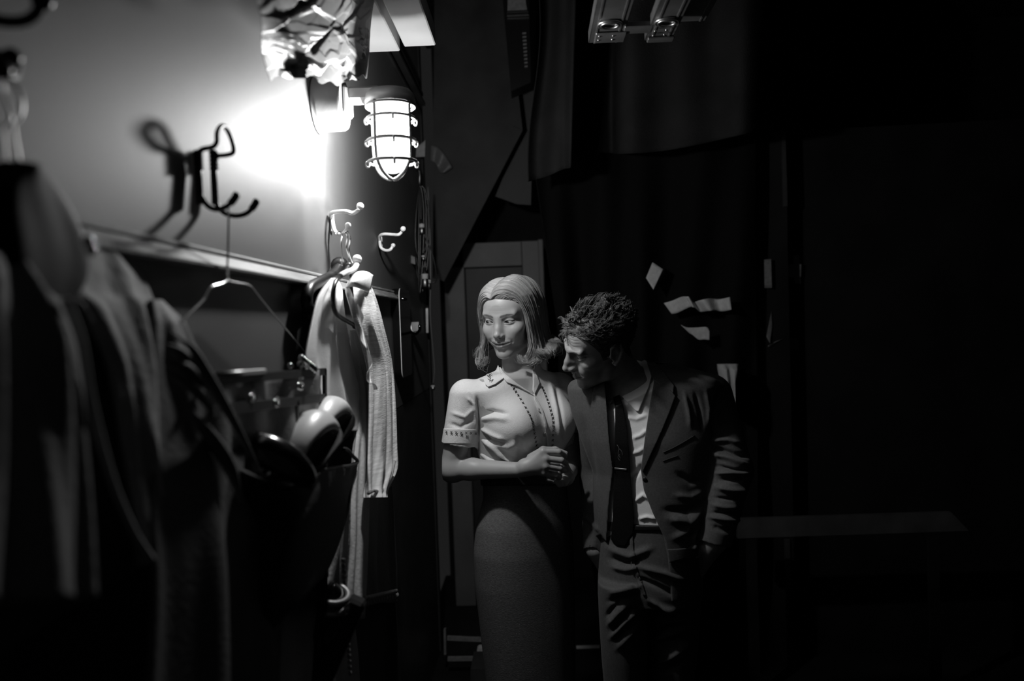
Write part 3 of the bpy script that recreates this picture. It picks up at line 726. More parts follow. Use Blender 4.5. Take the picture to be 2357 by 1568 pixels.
MB().grid(G, (0.003, 0.0, 0.0)).build('collar', M_pale, o)
MB().grid([[PX(a+q*9*math.sin(i*0.5), b+3*math.sin(i*0.9), -.365+0.01*q) for q in np.linspace(0, 1, 6)] for i, (a, b) in enumerate(spline(np.array([(822, 700), (834, 760), (846, 820), (852, 870), (860, 895)], float), 30))], (0, 0.004, 0)).build('ruffle', M_pale, o)
MB().tube(spline([PX(a, b, -.37) for a, b in [(848, 1136), (860, 1130), (880, 1130), (900, 1096), (908, 1062)]], 20), 0.004, 6).build('hem_band', M_lace, o)
# placket coat
o = drape_vol('hanging_coat', [(760, 806, 820, -0.470), (836, 808, 838, -0.461), (900, 818, 846, -0.451), (980, 822, 846, -0.442), (1060, 815, 846, -0.433), (1150, 808, 846, -0.424), (1250, 806, 844, -0.414), (1425, 796, 836, -0.405)], M_pale2, 0.009, nf=6, amp=0.7, seed=9)
tag(o, 'long narrow pale twill coat with a buttoned edge between shirt and dress', 'coat', 'clothes hanging on the bright hook')
for k, (a, b) in enumerate([(841, 950), (843, 1000), (842, 1060), (838, 1130), (834, 1210), (828, 1300)]): MB().lathe(PX(a-3, b, -.475+.065*(b-760)/665+.014), (0.9, -0.4, 0), [(0, 0), (0.007, 0), (0.0075, 0.002), (0, 0.003)], 16).build('button', M_lace, o)
# skirt under the dress, pale trousers, dark coat
o = drape_vol('hanging_skirt', [(1120, 840, 902, -0.450), (1200, 836, 908, -0.447), (1290, 834, 912, -0.443), (1388, 840, 914, -0.440)], mat('dim_cotton', 0.2, 0.85, bump=0.15, scale=120), 0.009, nf=9, amp=0.7, seed=12)
tag(o, 'dim cotton skirt with a lace hem hanging below the linen dress', 'skirt', 'clothes hanging on the bright hook')
m = MB()
for a in np.linspace(842, 912, 12): m.ball(PX(a, 1386-(a-842)*0.25+3*math.sin(a), -.395), (0.008, 0.006, 0.010), 6)
m.tube([PX(a, 1378-(a-842)*0.25, -.392) for a in np.linspace(842, 912, 14)], 0.006, 6); m.build('lace_hem', M_lace, o)
o = drape_vol('hanging_trousers', [(1080, 776, 812, -0.480), (1160, 766, 812, -0.475), (1260, 758, 806, -0.470), (1400, 754, 812, -0.465), (1500, 758, 824, -0.460), (1640, 762, 832, -0.455)], M_pale2, 0.008, nf=4, amp=0.5, seed=15)
tag(o, 'pale trousers with a ridged seam hanging lowest, down past the frame', 'trousers', 'clothes hanging on the bright hook')
m = MB()
for b in np.arange(1290, 1560, 13): a = 790+(b-1290)*0.06; m.ball(PX(a, b, -.392), (0.004, 0.004, 0.005), 6)
m.build('seam', M_lace, o)
o = drape_vol('hanging_coat', [(1300, 838, 908, -0.475), (1390, 826, 912, -0.472), (1480, 818, 918, -0.468), (1640, 815, 926, -0.465)], M_dark2, 0.008, nf=8, amp=0.7, seed=18)
tag(o, 'dark long coat whose hem shows below the dim skirt', 'coat', 'clothes hanging on the bright hook')
# black board standing off the wall
a, b_ = wp(897, 664), wp(905, 872); Yb = a[1]+0.01
m = MB(); H_ = a[2]-b_[2]; n_ = 10; pts = []
xo = WX+0.06
y0_, y1_ = Yb, Yb+0.24; z0_, z1_ = b_[2], a[2]; rr = 0.03
for (cy, cz, a0) in ((y1_-rr, z1_-rr, 0), (y0_+rr, z1_-rr, 90), (y0_+rr, z0_+rr, 180), (y1_-rr, z0_+rr, 270)):
    for k in range(n_+1): t = math.radians(a0+90*k/n_); pts.append((WX+0.004, cy+rr*math.cos(t), cz+rr*math.sin(t)))
o = m.slab(pts, (0.026, 0, 0)).build('rounded_board', M_gloss, smooth=False); auto_sharp(o)
tag(o, 'glossy black round-cornered board on the wall right of the dress', 'board')
q = np.array(pts); q = q[(q[:, 1] < y0_+rr)]; MB().tube([tuple(p) for p in q+[0.026, 0, 0]], 0.0016, 6).build('edge_glint', M_white, o)  # white tube painted in for lamp light catching the black board's edge
for k in range(4): c = np.array([WX+0.031, y0_+0.07+k*0.022, z1_-0.035]); MB().ball(c, (0.006, 0.006, 0.006), 8).build('screw', M_chrome, o)
# hanging organiser with shoes
org = thing('hanging_shoe_organiser', 'grey mesh hanging organiser with black binding below the rail', 'organiser', wp(620, 1300))
TL, TR, BL, BR = wp(470, 872, .066), wp(738, 850, .066), wp(470, 1420, .066), wp(742, 1330, .066)
def oq(u, v): return (TL*(1-u)+TR*u)*(1-v)+(BL*(1-u)+BR*u)*v
G = np.array([[oq(u, v)+np.array([0.004*math.sin(u*9+v*5)+0.005*math.sin(u*23), 0, 0]) for v in np.linspace(0, 1, 20)] for u in np.linspace(0, 1, 40)])
MB().grid(G, (0.004, 0, 0)).build('back_panel', mat('grey_mesh', 0.26, 0.5, bump=0.3, scale=220, var=0.3, vscale=10), org)
M_bind = mat('black_binding', 0.012, 0.6)
def strip(u0, v0, u1, v1, wd, nm='binding'):
    a_, b2 = oq(u0, v0), oq(u1, v1); d = (b2-a_); d /= np.linalg.norm(d); s_ = np.cross(d, [1, 0, 0])*wd
    MB().slab([a_-s_+[.006, 0, 0], b2-s_+[.006, 0, 0], b2+s_+[.006, 0, 0], a_+s_+[.006, 0, 0]], (0.006, 0, 0)).build(nm, M_bind, org, smooth=False)
strip(0, 0.012, 1, 0.012, 0.007); strip(0, 0.14, 1, 0.14, 0.008); strip(0.66, 0.14, 0.66, 0.6, 0.006); strip(0.993, 0, 0.993, 1, 0.007)
a_ = oq(0.35, -0.002); b2 = oq(0.0, -0.002); MB().tube([a_+[.012, 0, 0.004], b2+[.012, 0, .004]], 0.004, 8).build('top_bar', M_steel, org)
Gp = np.zeros((30, 24, 3))   # black pockets bulging out below the shoes
lft = spline(np.array([(560, 1080), (575, 1200), (590, 1330), (600, 1480)], float), 24); rgt = spline(np.array([(824, 1064), (803, 1140), (778, 1230), (752, 1320)], float), 24)
top = spline(np.array([(560, 1080), (640, 1118), (700, 1116), (745, 1085), (800, 1074), (824, 1064)], float), 30)
for i in range(30):
    for j in range(24):
        u, v = i/29, j/23; px = lft[j, 0]*(1-u)+rgt[j, 0]*u; py = lft[j, 1]*(1-u)+rgt[j, 1]*u; px = top[i, 0]*(1-v)+px*v; py = (top[i, 1] if v == 0 else top[i, 1]*(1-v)**2+py*(1-(1-v)**2))
        Gp[i, j] = PX(px, py, -.425+0.055*math.sin(math.pi*min(u*1.05, 1))*(1-0.4*v)+0.006*math.sin(v*9+u*7))
MB().grid(Gp, (-0.012, 0.004, 0)).build('pocket', mat('black_canvas', 0.012, 0.8, bump=0.2, scale=90), org)
MB().tube(spline([PX(a, b, -.40) for a, b in [(748, 1082), (780, 1076), (806, 1072), (823, 1063), (812, 1050), (800, 1036), (790, 1034)]], 24), 0.004, 8).build('pocket_rim', M_bind, org)
# shoes in the pockets
def shoe(name, c, t, n, Lt, Ln, Lw, m, ms, label, group, sole=0.010, h=0.0022, opening=None):
    """shoe standing on its heel: toe along t, black sole facing n"""
    t = np.asarray(t, float); t /= np.linalg.norm(t); n = np.asarray(n, float); n -= t*(n@t); n /= np.linalg.norm(n); w_ = np.cross(t, n); A = np.stack([t, n, w_]); R_ = max(Lt, Ln, Lw)+0.03
    def half(lo, hi, k):
        v = Vol(c-R_, c+R_, h); v.ell(c-t*Lt*0.25, (Lt*0.95*k, Ln*k, Lw*k), A); v.ell(c+t*Lt*0.25-n*Ln*0.1, (Lt*0.75*k, Ln*0.72*k, Lw*0.97*k), A, 0.03)
        sl, X, Y, Z = v.sub(c-R_, c+R_); q = (X-c[0])*n[0]+(Y-c[1])*n[1]+(Z-c[2])*n[2]
        v.D = smax(v.D, np.maximum(q-hi, lo-q).astype(np.float32), 0.004); return v
    def side(v, lo, hi):
        if opening is None: return v
        sl, X, Y, Z = v.sub(c-R_, c+R_); q = (X-c[0])*opening[0]+(Y-c[1])*opening[1]+(Z-c[2])*opening[2]; v.D = smax(v.D, np.maximum(q-hi, lo-q).astype(np.float32), 0.003); return v
    V, Q = side(half(-1, 0.0, 1.0), -1, opening[3] if opening else 1).mesh(2); o = obj(name, V, orient_q(V, Q), m); tag(o, label, 'shoe', group)
    V, Q = side(half(0.0005, sole, 1.03), -1, opening[3]+0.02 if opening else 1).mesh(1); obj('sole', V, orient_q(V, Q), ms, o)
    if opening: V, Q = side(half(-1, -0.002, 0.93), opening[3]-0.004, opening[3]+0.004).mesh(1); obj('opening', V, orient_q(V, Q), ms, o)
    return o, t, n, w_
M_wshoe = mat('white_leather', 0.85, 0.35, spec=0.5, bump=0.03, scale=60); M_bshoe = mat('black_patent', 0.01, 0.15, spec=0.6)
M_lin = mat('dark_lining', 0.012, 0.8)
for (a, b, x_, lb) in ((704, 1046, -.415, 'white shoe upright in the organiser pocket, nearest to the camera'), (742, 1004, -.425, 'white shoe upright in the organiser pocket, behind the nearer one')):
    c = PX(a, b, x_); o, t_, n_, w_ = shoe('white_shoe', c, (-.16, -.88, -.42), (.05, .42, -.90), 0.088, 0.062, 0.050, M_wshoe, M_lin, lb, 'white shoes in the organiser', opening=(.955, -.16, -.25, 0.026))
    m = MB(); m.tube(spline([c-t_*(0.042+0.006*math.sin(q*5))-n_*(0.050*math.cos(q))+w_*0.042*math.sin(q) for q in np.linspace(-1.2, 1.2, 10)], 30), 0.0013, 6); m.build('seam', M_lace, o)
for (a, b, x_, t0, n0, dm, lb) in ((628, 1062, -.41, (-.80, -.2, .58), (-.5, .1, -.8), (0.062, 0.034, 0.030), 'shiny black pump left of the white shoes'), (690, 1116, -.40, (.7, .3, .4), (.4, -.2, -.9), (0.026, 0.02, 0.02), 'shiny black shoe tip just below the white shoes'), (612, 1118, -.41, (.7, .3, .4), (.4, -.2, -.9), (0.022, 0.018, 0.018), 'shiny black shoe tip left below the black pump')):
    c = PX(a, b, x_); o, t_, n_, w_ = shoe('black_pump', c, t0, n0, *dm, M_bshoe, M_lin, lb, 'black shoes in the organiser', sole=0.005, h=0.0018)
    if a == 628: m = MB(); m.tube(spline([c+t_*0.018-n_*0.033*math.cos(q)+w_*0.031*math.sin(q) for q in np.linspace(-1.2, 1.2, 9)], 20), 0.0022, 6); m.build('buckle', M_chrome, o)
c = PX(752, 1420, -.41); o, t_, n_, w_ = shoe('strap_sandal', c, (-.25, 0.2, -.9), (-.8, .1, .2), 0.06, 0.03, 0.03, M_bshoe, M_lin, 'dark sandal with a metallic strap below the organiser', None)
m = MB()
for k in (0.0, 0.022): m.tube(spline([c-t_*(0.028+k)-n_*(0.030+0.002)*math.cos(q)+w_*0.031*math.sin(q) for q in np.linspace(-1.4, 1.4, 12)], 24), 0.006, 8)
m.build('strap', mat('silver_leather', 0.45, 0.3, metal=0.6), o)
MB().tube([c-t_*(0.030+0.012*math.cos(q))-n_*0.036+w_*(0.012*math.sin(q)) for q in np.linspace(0, 6.28, 20)], 0.002, 6).build('buckle', M_chrome, o)
A_ = np.array([[.42, .1, .9], [.9, 0, -.42], [0, 1, 0]]); A_[0] /= np.linalg.norm(A_[0]); A_[1] -= A_[0]*(A_[0]@A_[1]); A_[1] /= np.linalg.norm(A_[1]); A_[2] = np.cross(A_[0], A_[1])
o = MB().obox(PX(776, 1490, -.40), A_, (0.10, 0.018, 0.022), 0.006).build('shoe_heel_block', M_rubber, smooth=False); tag(o, 'black slanted block beside the pale trousers at the bottom', 'block')
# jewellery clipped along the top
t = thing('claw_clip', 'bright claw clip on the top edge of the organiser', 'clip', oq(0.93, 0))
for i, q in enumerate(np.linspace(0, 1, 7)): MB().ball(PX(694+30*q, 826+24*q, -.43+.003*i), (0.006, 0.006, 0.0075), 8).build('bead', M_chrome, t)
for q in ((690, 838), (697, 848), (668, 842)): MB().ball(PX(q[0], q[1], -.428), 0.005, 8).build('bead', M_chrome, t)
MB().tube([PX(692, 820, -.425), PX(706, 838, -.42), PX(726, 854, -.418)], 0.004, 8).build('spring_bar', M_chrome, t)
for (a, b, L_, lb) in ((691, 885, 40, 'small drop earring hanging below the claw clip'), (580, 912, 34, 'small dark drop earring at the left of the organiser'), (636, 924, 10, 'round bright earring on the organiser binding')):
    t = thing('earring', lb, 'earring', PX(a, b, -.425), 'earrings on the organiser'); Ye = 1.74 if a > 650 else (1.44 if a < 600 else 1.56)
    MB().tube([PX(a+1, b-L_, -.425), PX(a+3, b-L_*0.5, -.425), PX(a, b, -.425)], 0.0014, 6).build('wire', M_steel, t)
    MB().tube([PX(a+7*math.cos(q), b+4+8*math.sin(q), -.423) for q in np.linspace(0, 6.28, 20)], 0.002, 6).build('ring', M_chrome, t); MB().ball(PX(a+3, b+8, -.423), 0.004, 8).build('stone', M_chrome, t)

# ------------------------------------------------------------------ near garments, left
M_grey = mat('grey_wool', 0.16, 0.8, spec=0.2, bump=0.2, scale=120, sheen=0.1)
M_tan = mat('pale_suede', 0.34, 0.75, spec=0.2, bump=0.2, scale=90, var=0.1)
M_dcoat = mat('dark_gabardine', 0.13, 0.7, spec=0.25, bump=0.15, scale=140)
def soft(name, rows, dep, m, label, cat, group, seed, nf, amp, xw=0.0):
    o = drape_vol(name, rows, m, dep, nf=nf, amp=amp, seed=seed, xw=xw)
    return tag(o, label, cat, group)
o = soft('hanging_jacket', [(540, -60, 8, -0.440), (600, -70, 60, -0.429), (660, -80, 108, -0.417), (720, -90, 146, -0.406), (820, -90, 172, -0.394), (1000, -90, 192, -0.383), (1200, -90, 205, -0.371), (1380, -90, 208, -0.360)], 0.014, M_grey, 'dark grey jacket hanging nearest, at the left edge', 'jacket', 'coats on the near hooks', 21, 6, 0.8, -0.03)
o = soft('hanging_jacket', [(552, 198, 222, -0.475), (575, 170, 268, -0.469), (620, 144, 318, -0.463), (670, 136, 340, -0.457), (700, 180, 348, -0.451), (760, 214, 352, -0.445), (836, 250, 356, -0.439), (930, 270, 358, -0.433), (1025, 288, 360, -0.427), (1160, 317, 360, -0.421), (1300, 350, 361, -0.415)], 0.012, M_tan, 'pale suede jacket with a lit shoulder beside the black hood', 'jacket', 'coats on the near hooks', 23, 6, 0.45, -0.035)
MB().tube(spline([PX(a, b, -.40) for a, b in [(150, 690), (185, 780), (205, 900), (228, 1000), (262, 1120), (310, 1230), (350, 1290)]], 30), 0.004, 8).build('front_edge', M_tan, o)
dc = soft('hanging_coat', [(690, 350, 368, -0.470), (740, 350, 408, -0.462), (800, 350, 442, -0.454), (880, 350, 496, -0.447), (960, 350, 540, -0.439), (1040, 350, 584, -0.431), (1110, 350, 612, -0.423), (1200, 350, 622, -0.416), (1350, 350, 632, -0.408), (1640, 330, 646, -0.400)], 0.016, M_dcoat, 'long dark coat with a creased sleeve in front of the organiser', 'coat', 'coats on the near hooks', 25, 6, 0.6, -0.03)
m = MB()
for pl, rr in (([(380, 790), (420, 815), (455, 850)], .006), ([(375, 830), (430, 850), (480, 900)], .008), ([(385, 860), (440, 890), (490, 950)], .007), ([(430, 940), (480, 1000), (530, 1080), (555, 1160)], .010), ([(400, 770), (440, 800), (470, 850), (510, 920), (560, 1010), (605, 1100)], .007)): m.tube(spline([PX(a, b, -.447+.03*(a-310)/320+.022) for a, b in pl], 20), [rr*max(0.1, math.sin(math.pi*(k+.5)/20)) for k in range(20)], 8)
m.build('sleeve_crease', M_dcoat, dc)
hd = soft('black_hood', [(370, 14, 30, -0.45), (378, -4, 56, -0.45), (392, -20, 82, -0.45), (430, -70, 118, -0.45), (480, -90, 152, -0.45), (540, -95, 178, -0.45), (600, -95, 190, -0.45), (650, -90, 184, -0.45), (700, -60, 150, -0.45), (730, -10, 110, -0.45), (745, 20, 80, -0.45)], 0.022, mat('black_satin', 0.006, 0.6, spec=0.08, bump=0.05, scale=30), 'rounded black satin hood on hangers at the left edge', 'hood', None, 27, 4, 0.10)
for (a, b) in ((203, 556), (210, 575)): MB().ball(PX(a, b, -.40), (0.005, 0.005, 0.006), 8).build('stud', M_chrome, hd)

# ------------------------------------------------------------------ cables hanging near the wall edge
t = thing('cable_hook', 'small hook that carries the coiled black cable', 'hook', PX(962, 400, WX))
YC = 3.46
wire([PX(958, 392, WX+.002), P(962, 388, YC), P(966, 400, YC-.01), P(966, 425, YC-.01), P(971, 432, YC-.03)], 0.004, 24).build('hook', M_steel, t)
cb = thing('coiled_cable', 'coil of black cable with bright connectors at the wall edge', 'cable', P(970, 640, YC))
for k, (xo, w_, b0, ph) in enumerate(((0, 14, 590, 0), (4, 18, 620, .4), (-3, 20, 560, .9), (8, 12, 640, 1.4), (2, 24, 600, 1.9), (-6, 15, 645, 2.2))):
    pts = [P(968+xo*0.4+w_*math.sin(q)*(0.55+0.45*math.sin(q/2+ph)), 510-(510-428)*math.cos(q)+(b0-560)*0.5*(1-math.cos(q)), YC-0.012*k+0.01*math.sin(q)) for q in np.linspace(0, 2*math.pi, 40, endpoint=False)]
    MB().tube(pts, 0.0034, 6, closed=True).build('loop', M_cable, cb)
def connector(a, b, L_, r, Y, parent):
    p = P(a, b, Y); m = MB().lathe(p, (0, 0, -1), [(0, 0), (r*0.55, 0), (r*0.6, L_*0.25), (r, L_*0.3), (r, L_*0.62), (r*1.12, L_*0.66), (r*1.12, L_*0.95), (r*0.9, L_), (0, L_)], 20); m.build('connector', M_steel, parent)
    MB().lathe(p, (0, 0, -1), [(r*1.02, L_*0.32), (r*1.08, L_*0.34), (r*1.08, L_*0.55), (r*1.02, L_*0.57)], 20).build('label_band', M_tape, parent)
connector(970, 505, 0.062, 0.011, YC-.07, cb); connector(977, 616, 0.085, 0.0135, YC-.07, cb); connector(986, 635, 0.055, 0.010, YC-.04, cb); connector(974, 583, 0.03, 0.007, YC-.07, cb)
wire([P(972, 530, YC-.06), P(990, 570, YC-.05), P(1001, 610, YC-.04), P(1004, 645, YC-.03), P(994, 650, YC-.03), P(986, 645, YC-.04)], 0.0032, 30).build('loose_end', M_cable, cb)
lc = thing('long_cable', 'single long cable running down to a small connector near the blouse', 'cable', P(996, 890, YC))
wire([P(985, 430, YC-.02), P(989, 520, YC-.02), P(991, 640, YC-.02), P(990, 720, YC-.02), P(996, 800, YC-.02), P(1000, 850, YC-.02), P(997, 884, YC-.02)], 0.0034, 50).build('cord', mat('grey_cable', 0.12, 0.35), lc)
connector(996, 882, 0.03, 0.008, YC-.02, lc)
o = MB().slab([P(a, b, 3.62) for a, b in [(980, 710), (985, 710), (986, 766), (981, 766)]], (0, 0.01, 0)).build('wall_strip', M_steel, smooth=False); tag(o, 'thin grey metal strip on the dark wall edge below the connectors', 'strip')
o = drape_vol('hanging_cloth', [(838, 1650, 1700, 3.30), (862, 1655, 1697, 3.30), (890, 1662, 1692, 3.30), (920, 1672, 1688, 3.30), (942, 1678, 1684, 3.30)], M_pale2, 0.05, nf=5, amp=0.35, seed=31, steps=40)
tag(o, 'crumpled pale cloth showing behind the suited man\'s shoulder', 'cloth')
# ------------------------------------------------------------------ people: shared builders
def rot(yaw, pitch, roll):
    yaw, pitch, roll = np.radians([yaw, pitch, roll])
    cy, sy, cp, sp, cr, sr = np.cos(-yaw), np.sin(-yaw), np.cos(pitch), np.sin(pitch), np.cos(roll), np.sin(roll)
    return np.array([[cy, -sy, 0], [sy, cy, 0], [0, 0, 1]])@np.array([[1, 0, 0], [0, cp, -sp], [0, sp, cp]])@np.array([[cr, 0, sr], [0, 1, 0], [-sr, 0, cr]])
def loft(vol, rows, k=0.0, op='+', n=2.3, zcap=True):
    """rows: (z, cx, cy, half width, half depth, yaw deg), stacked cross-sections"""
    r = np.array(sorted(rows), float); zs = r[:, 0]
    fine = np.linspace(zs[0], zs[-1], 160)
    cols = [np.interp(fine, zs, r[:, i]) for i in range(1, 6)]
    for _ in range(3): cols = [np.concatenate([[c[0]], (c[:-2]+2*c[1:-1]+c[2:])/4, [c[-1]]]) for c in cols]
    R_ = max(r[:, 3].max(), r[:, 4].max())
    lo = np.array([r[:, 1].min()-R_, r[:, 2].min()-R_, zs[0]]); hi = np.array([r[:, 1].max()+R_, r[:, 2].max()+R_, zs[-1]])
    def fn(X, Y, Z):
        zz = Z.ravel(); g = [np.interp(zz, fine, c).astype(np.float32)[None, None, :] for c in cols]
        cx, cy, a, b, yw = g; yw = np.radians(yw); c, s = np.cos(yw), np.sin(yw)
        x, y = X-cx, Y-cy; u, v = np.abs(x*c+y*s)/a, np.abs(-x*s+y*c)/b
        q = (u**n+v**n)**(1.0/n)
        d = (q-1)*np.minimum(a, b)
        if zcap: d = np.maximum(d, np.maximum(zs[0]-Z, Z-zs[-1]))
        return d.astype(np.float32)
    return vol.put(lo, hi, fn, k, op)
def rowpx(py, pl, pr, Y, b, yaw):
    c = P((pl+pr)/2, py, Y); w = abs(P(pr, py, Y)[0]-P(pl, py, Y)[0])/2; s, cc = math.sin(math.radians(yaw)), math.cos(math.radians(yaw))
    a = math.sqrt(max(w*w-b*b*s*s, 1e-5))/cc
    return (c[2], c[0], c[1], a, b, yaw)
def carve(vol, poly, Y, y0, y1, k=0.0, op='-', extra=None):
    """cut (or add) a prism whose outline is given in picture pixels, between depths y0 and y1"""
    q = np.array([P(a, b, Y) for a, b in poly]); lo, hi = q.min(0).copy(), q.max(0).copy(); lo[1], hi[1] = y0, y1
    lo[0] -= 0.03; hi[0] += 0.03; lo[2] -= 0.03; hi[2] += 0.03; sc_ = Y/F
    def fn(X, Yy, Z):
        G = np.stack(np.broadcast_arrays(X, Yy, Z), -1); u, v = proj(G); d = d_poly(u, v, poly)*sc_
        return np.maximum(d, np.maximum(y0-Yy, Yy-y1)).astype(np.float32)
    return vol.put(lo, hi, fn, k, op)
def largest(V, Q):
    L = np.arange(len(V))
    while True:
        m = L[Q].min(1); L2 = L.copy()
        for i in range(4): np.minimum.at(L2, Q[:, i], m)
        L2 = L2[L2]
        if (L2 == L).all(): break
        L = L2
    k = np.bincount(L[Q[:, 0]]).argmax(); Q = Q[L[Q[:, 0]] == k]; u, inv = np.unique(Q, return_inverse=True)
    return V[u], inv.reshape(Q.shape)
def up2(D):
    for ax in range(3):
        s0 = [slice(None)]*3; s1 = [slice(None)]*3; s0[ax] = slice(0, -1); s1[ax] = slice(1, None)
        n = list(D.shape); n[ax] = 2*n[ax]-1; E_ = np.empty(n, np.float32)
        e = [slice(None)]*3; e[ax] = slice(0, None, 2); E_[tuple(e)] = D; e[ax] = slice(1, None, 2); E_[tuple(e)] = (D[tuple(s0)]+D[tuple(s1)])*0.5; D = E_
    return D
def decal(base, poly, Y, ylo, yhi, off, th, name, m, parent, folds=None, label=None, k=0.001, ret=False):
    """a piece of cloth lying on a garment: the band off +- th above its surface inside an outline"""
    q = np.array([P(a, b, Y) for a, b in poly]); lo, hi = q.min(0).copy(), q.max(0).copy(); lo[1], hi[1] = ylo, yhi
    lo[0] -= 0.02; hi[0] += 0.02; lo[2] -= 0.02; hi[2] += 0.02
    sl, X, Yy, Z = base.sub(lo, hi); D = up2(base.D[sl]); h = base.h/2
    v = Vol((X.ravel()[0], Yy.ravel()[0], Z.ravel()[0]), (0, 0, 0), h); v.n = np.array(D.shape)
    v.ax = [(v.lo[i]+h*np.arange(v.n[i])).astype(np.float32) for i in range(3)]
    X, Yy, Z = v.all(); G = np.stack(np.broadcast_arrays(X, Yy, Z), -1); u, w = proj(G)
    v.D = smax(np.abs(D-off)-th, (d_poly(u, w, poly)*(Y/F)).astype(np.float32), k).astype(np.float32)
    V, Q = largest(*v.mesh(2))
    if folds: V = fold(V, Q, folds)
    return obj(name, V, Q, m, parent, True, label)
class Surf:
    """find points on a built surface under a picture pixel"""
    def __init__(s, V, Q):
        s.N = normals(V, Q); vd = CAM-V; vd /= np.linalg.norm(vd, axis=1)[:, None]
        ok = (s.N*vd).sum(1) > 0.05; s.V, s.N = V[ok], s.N[ok]; s.u, s.v = proj(s.V); s.d = np.linalg.norm(s.V-CAM, axis=1)
    def at(s, px, py):
        e = np.hypot(s.u-px, s.v-py); i = np.argsort(e)[:12]; i = i[s.d[i] < s.d[i].min()+0.03]
        w = 1/(e[i]+0.3); w /= w.sum(); n = (s.N[i]*w[:, None]).sum(0); return (s.V[i]*w[:, None]).sum(0), n/np.linalg.norm(n)
def strands(S, r0, sides=3, taper=0.35):
    """S: (n, m, 3) strands -> verts, quads"""
    n, m = S.shape[:2]; T = np.gradient(S, axis=1); T /= np.linalg.norm(T, axis=2)[..., None]+1e-9
    a = np.where(np.abs(T[..., 2:3]) < 0.9, np.array([0, 0, 1.0]), np.array([1.0, 0, 0])); N = np.cross(T, a); N /= np.linalg.norm(N, axis=2)[..., None]+1e-9; B = np.cross(T, N)
    s = np.linspace(0, 1, m); r = r0*np.minimum(1, (1-s)*3+taper)
    ph = np.arange(sides)*2*np.pi/sides
    V = S[:, :, None, :]+(N[:, :, None, :]*np.cos(ph)[None, None, :, None]+B[:, :, None, :]*np.sin(ph)[None, None, :, None])*r[None, :, None, None]
    i, j, k = np.meshgrid(np.arange(n), np.arange(m-1), np.arange(sides), indexing='ij'); k2 = (k+1) % sides; b = (i*m+j)*sides
    Q = np.stack([b+k, b+k2, b+sides+k2, b+sides+k], -1).reshape(-1, 4)
    return V.reshape(-1, 3), Q
def orient(V, Q):
    a = V[Q]; vol = np.einsum('ij,ij->i', a[:, 0], np.cross(a[:, 1], a[:, 2])).sum()+np.einsum('ij,ij->i', a[:, 0], np.cross(a[:, 2], a[:, 3])).sum()
    return Q if vol > 0 else Q[:, ::-1]
def join(parts):
    V = []; Q = []; T = []; b = 0
    for (v, q, t) in parts: V.append(v); Q.append(q+b); T.append(np.broadcast_to(np.asarray(t, float), (len(v),))); b += len(v)
    return np.concatenate(V), np.concatenate(Q), np.concatenate(T)

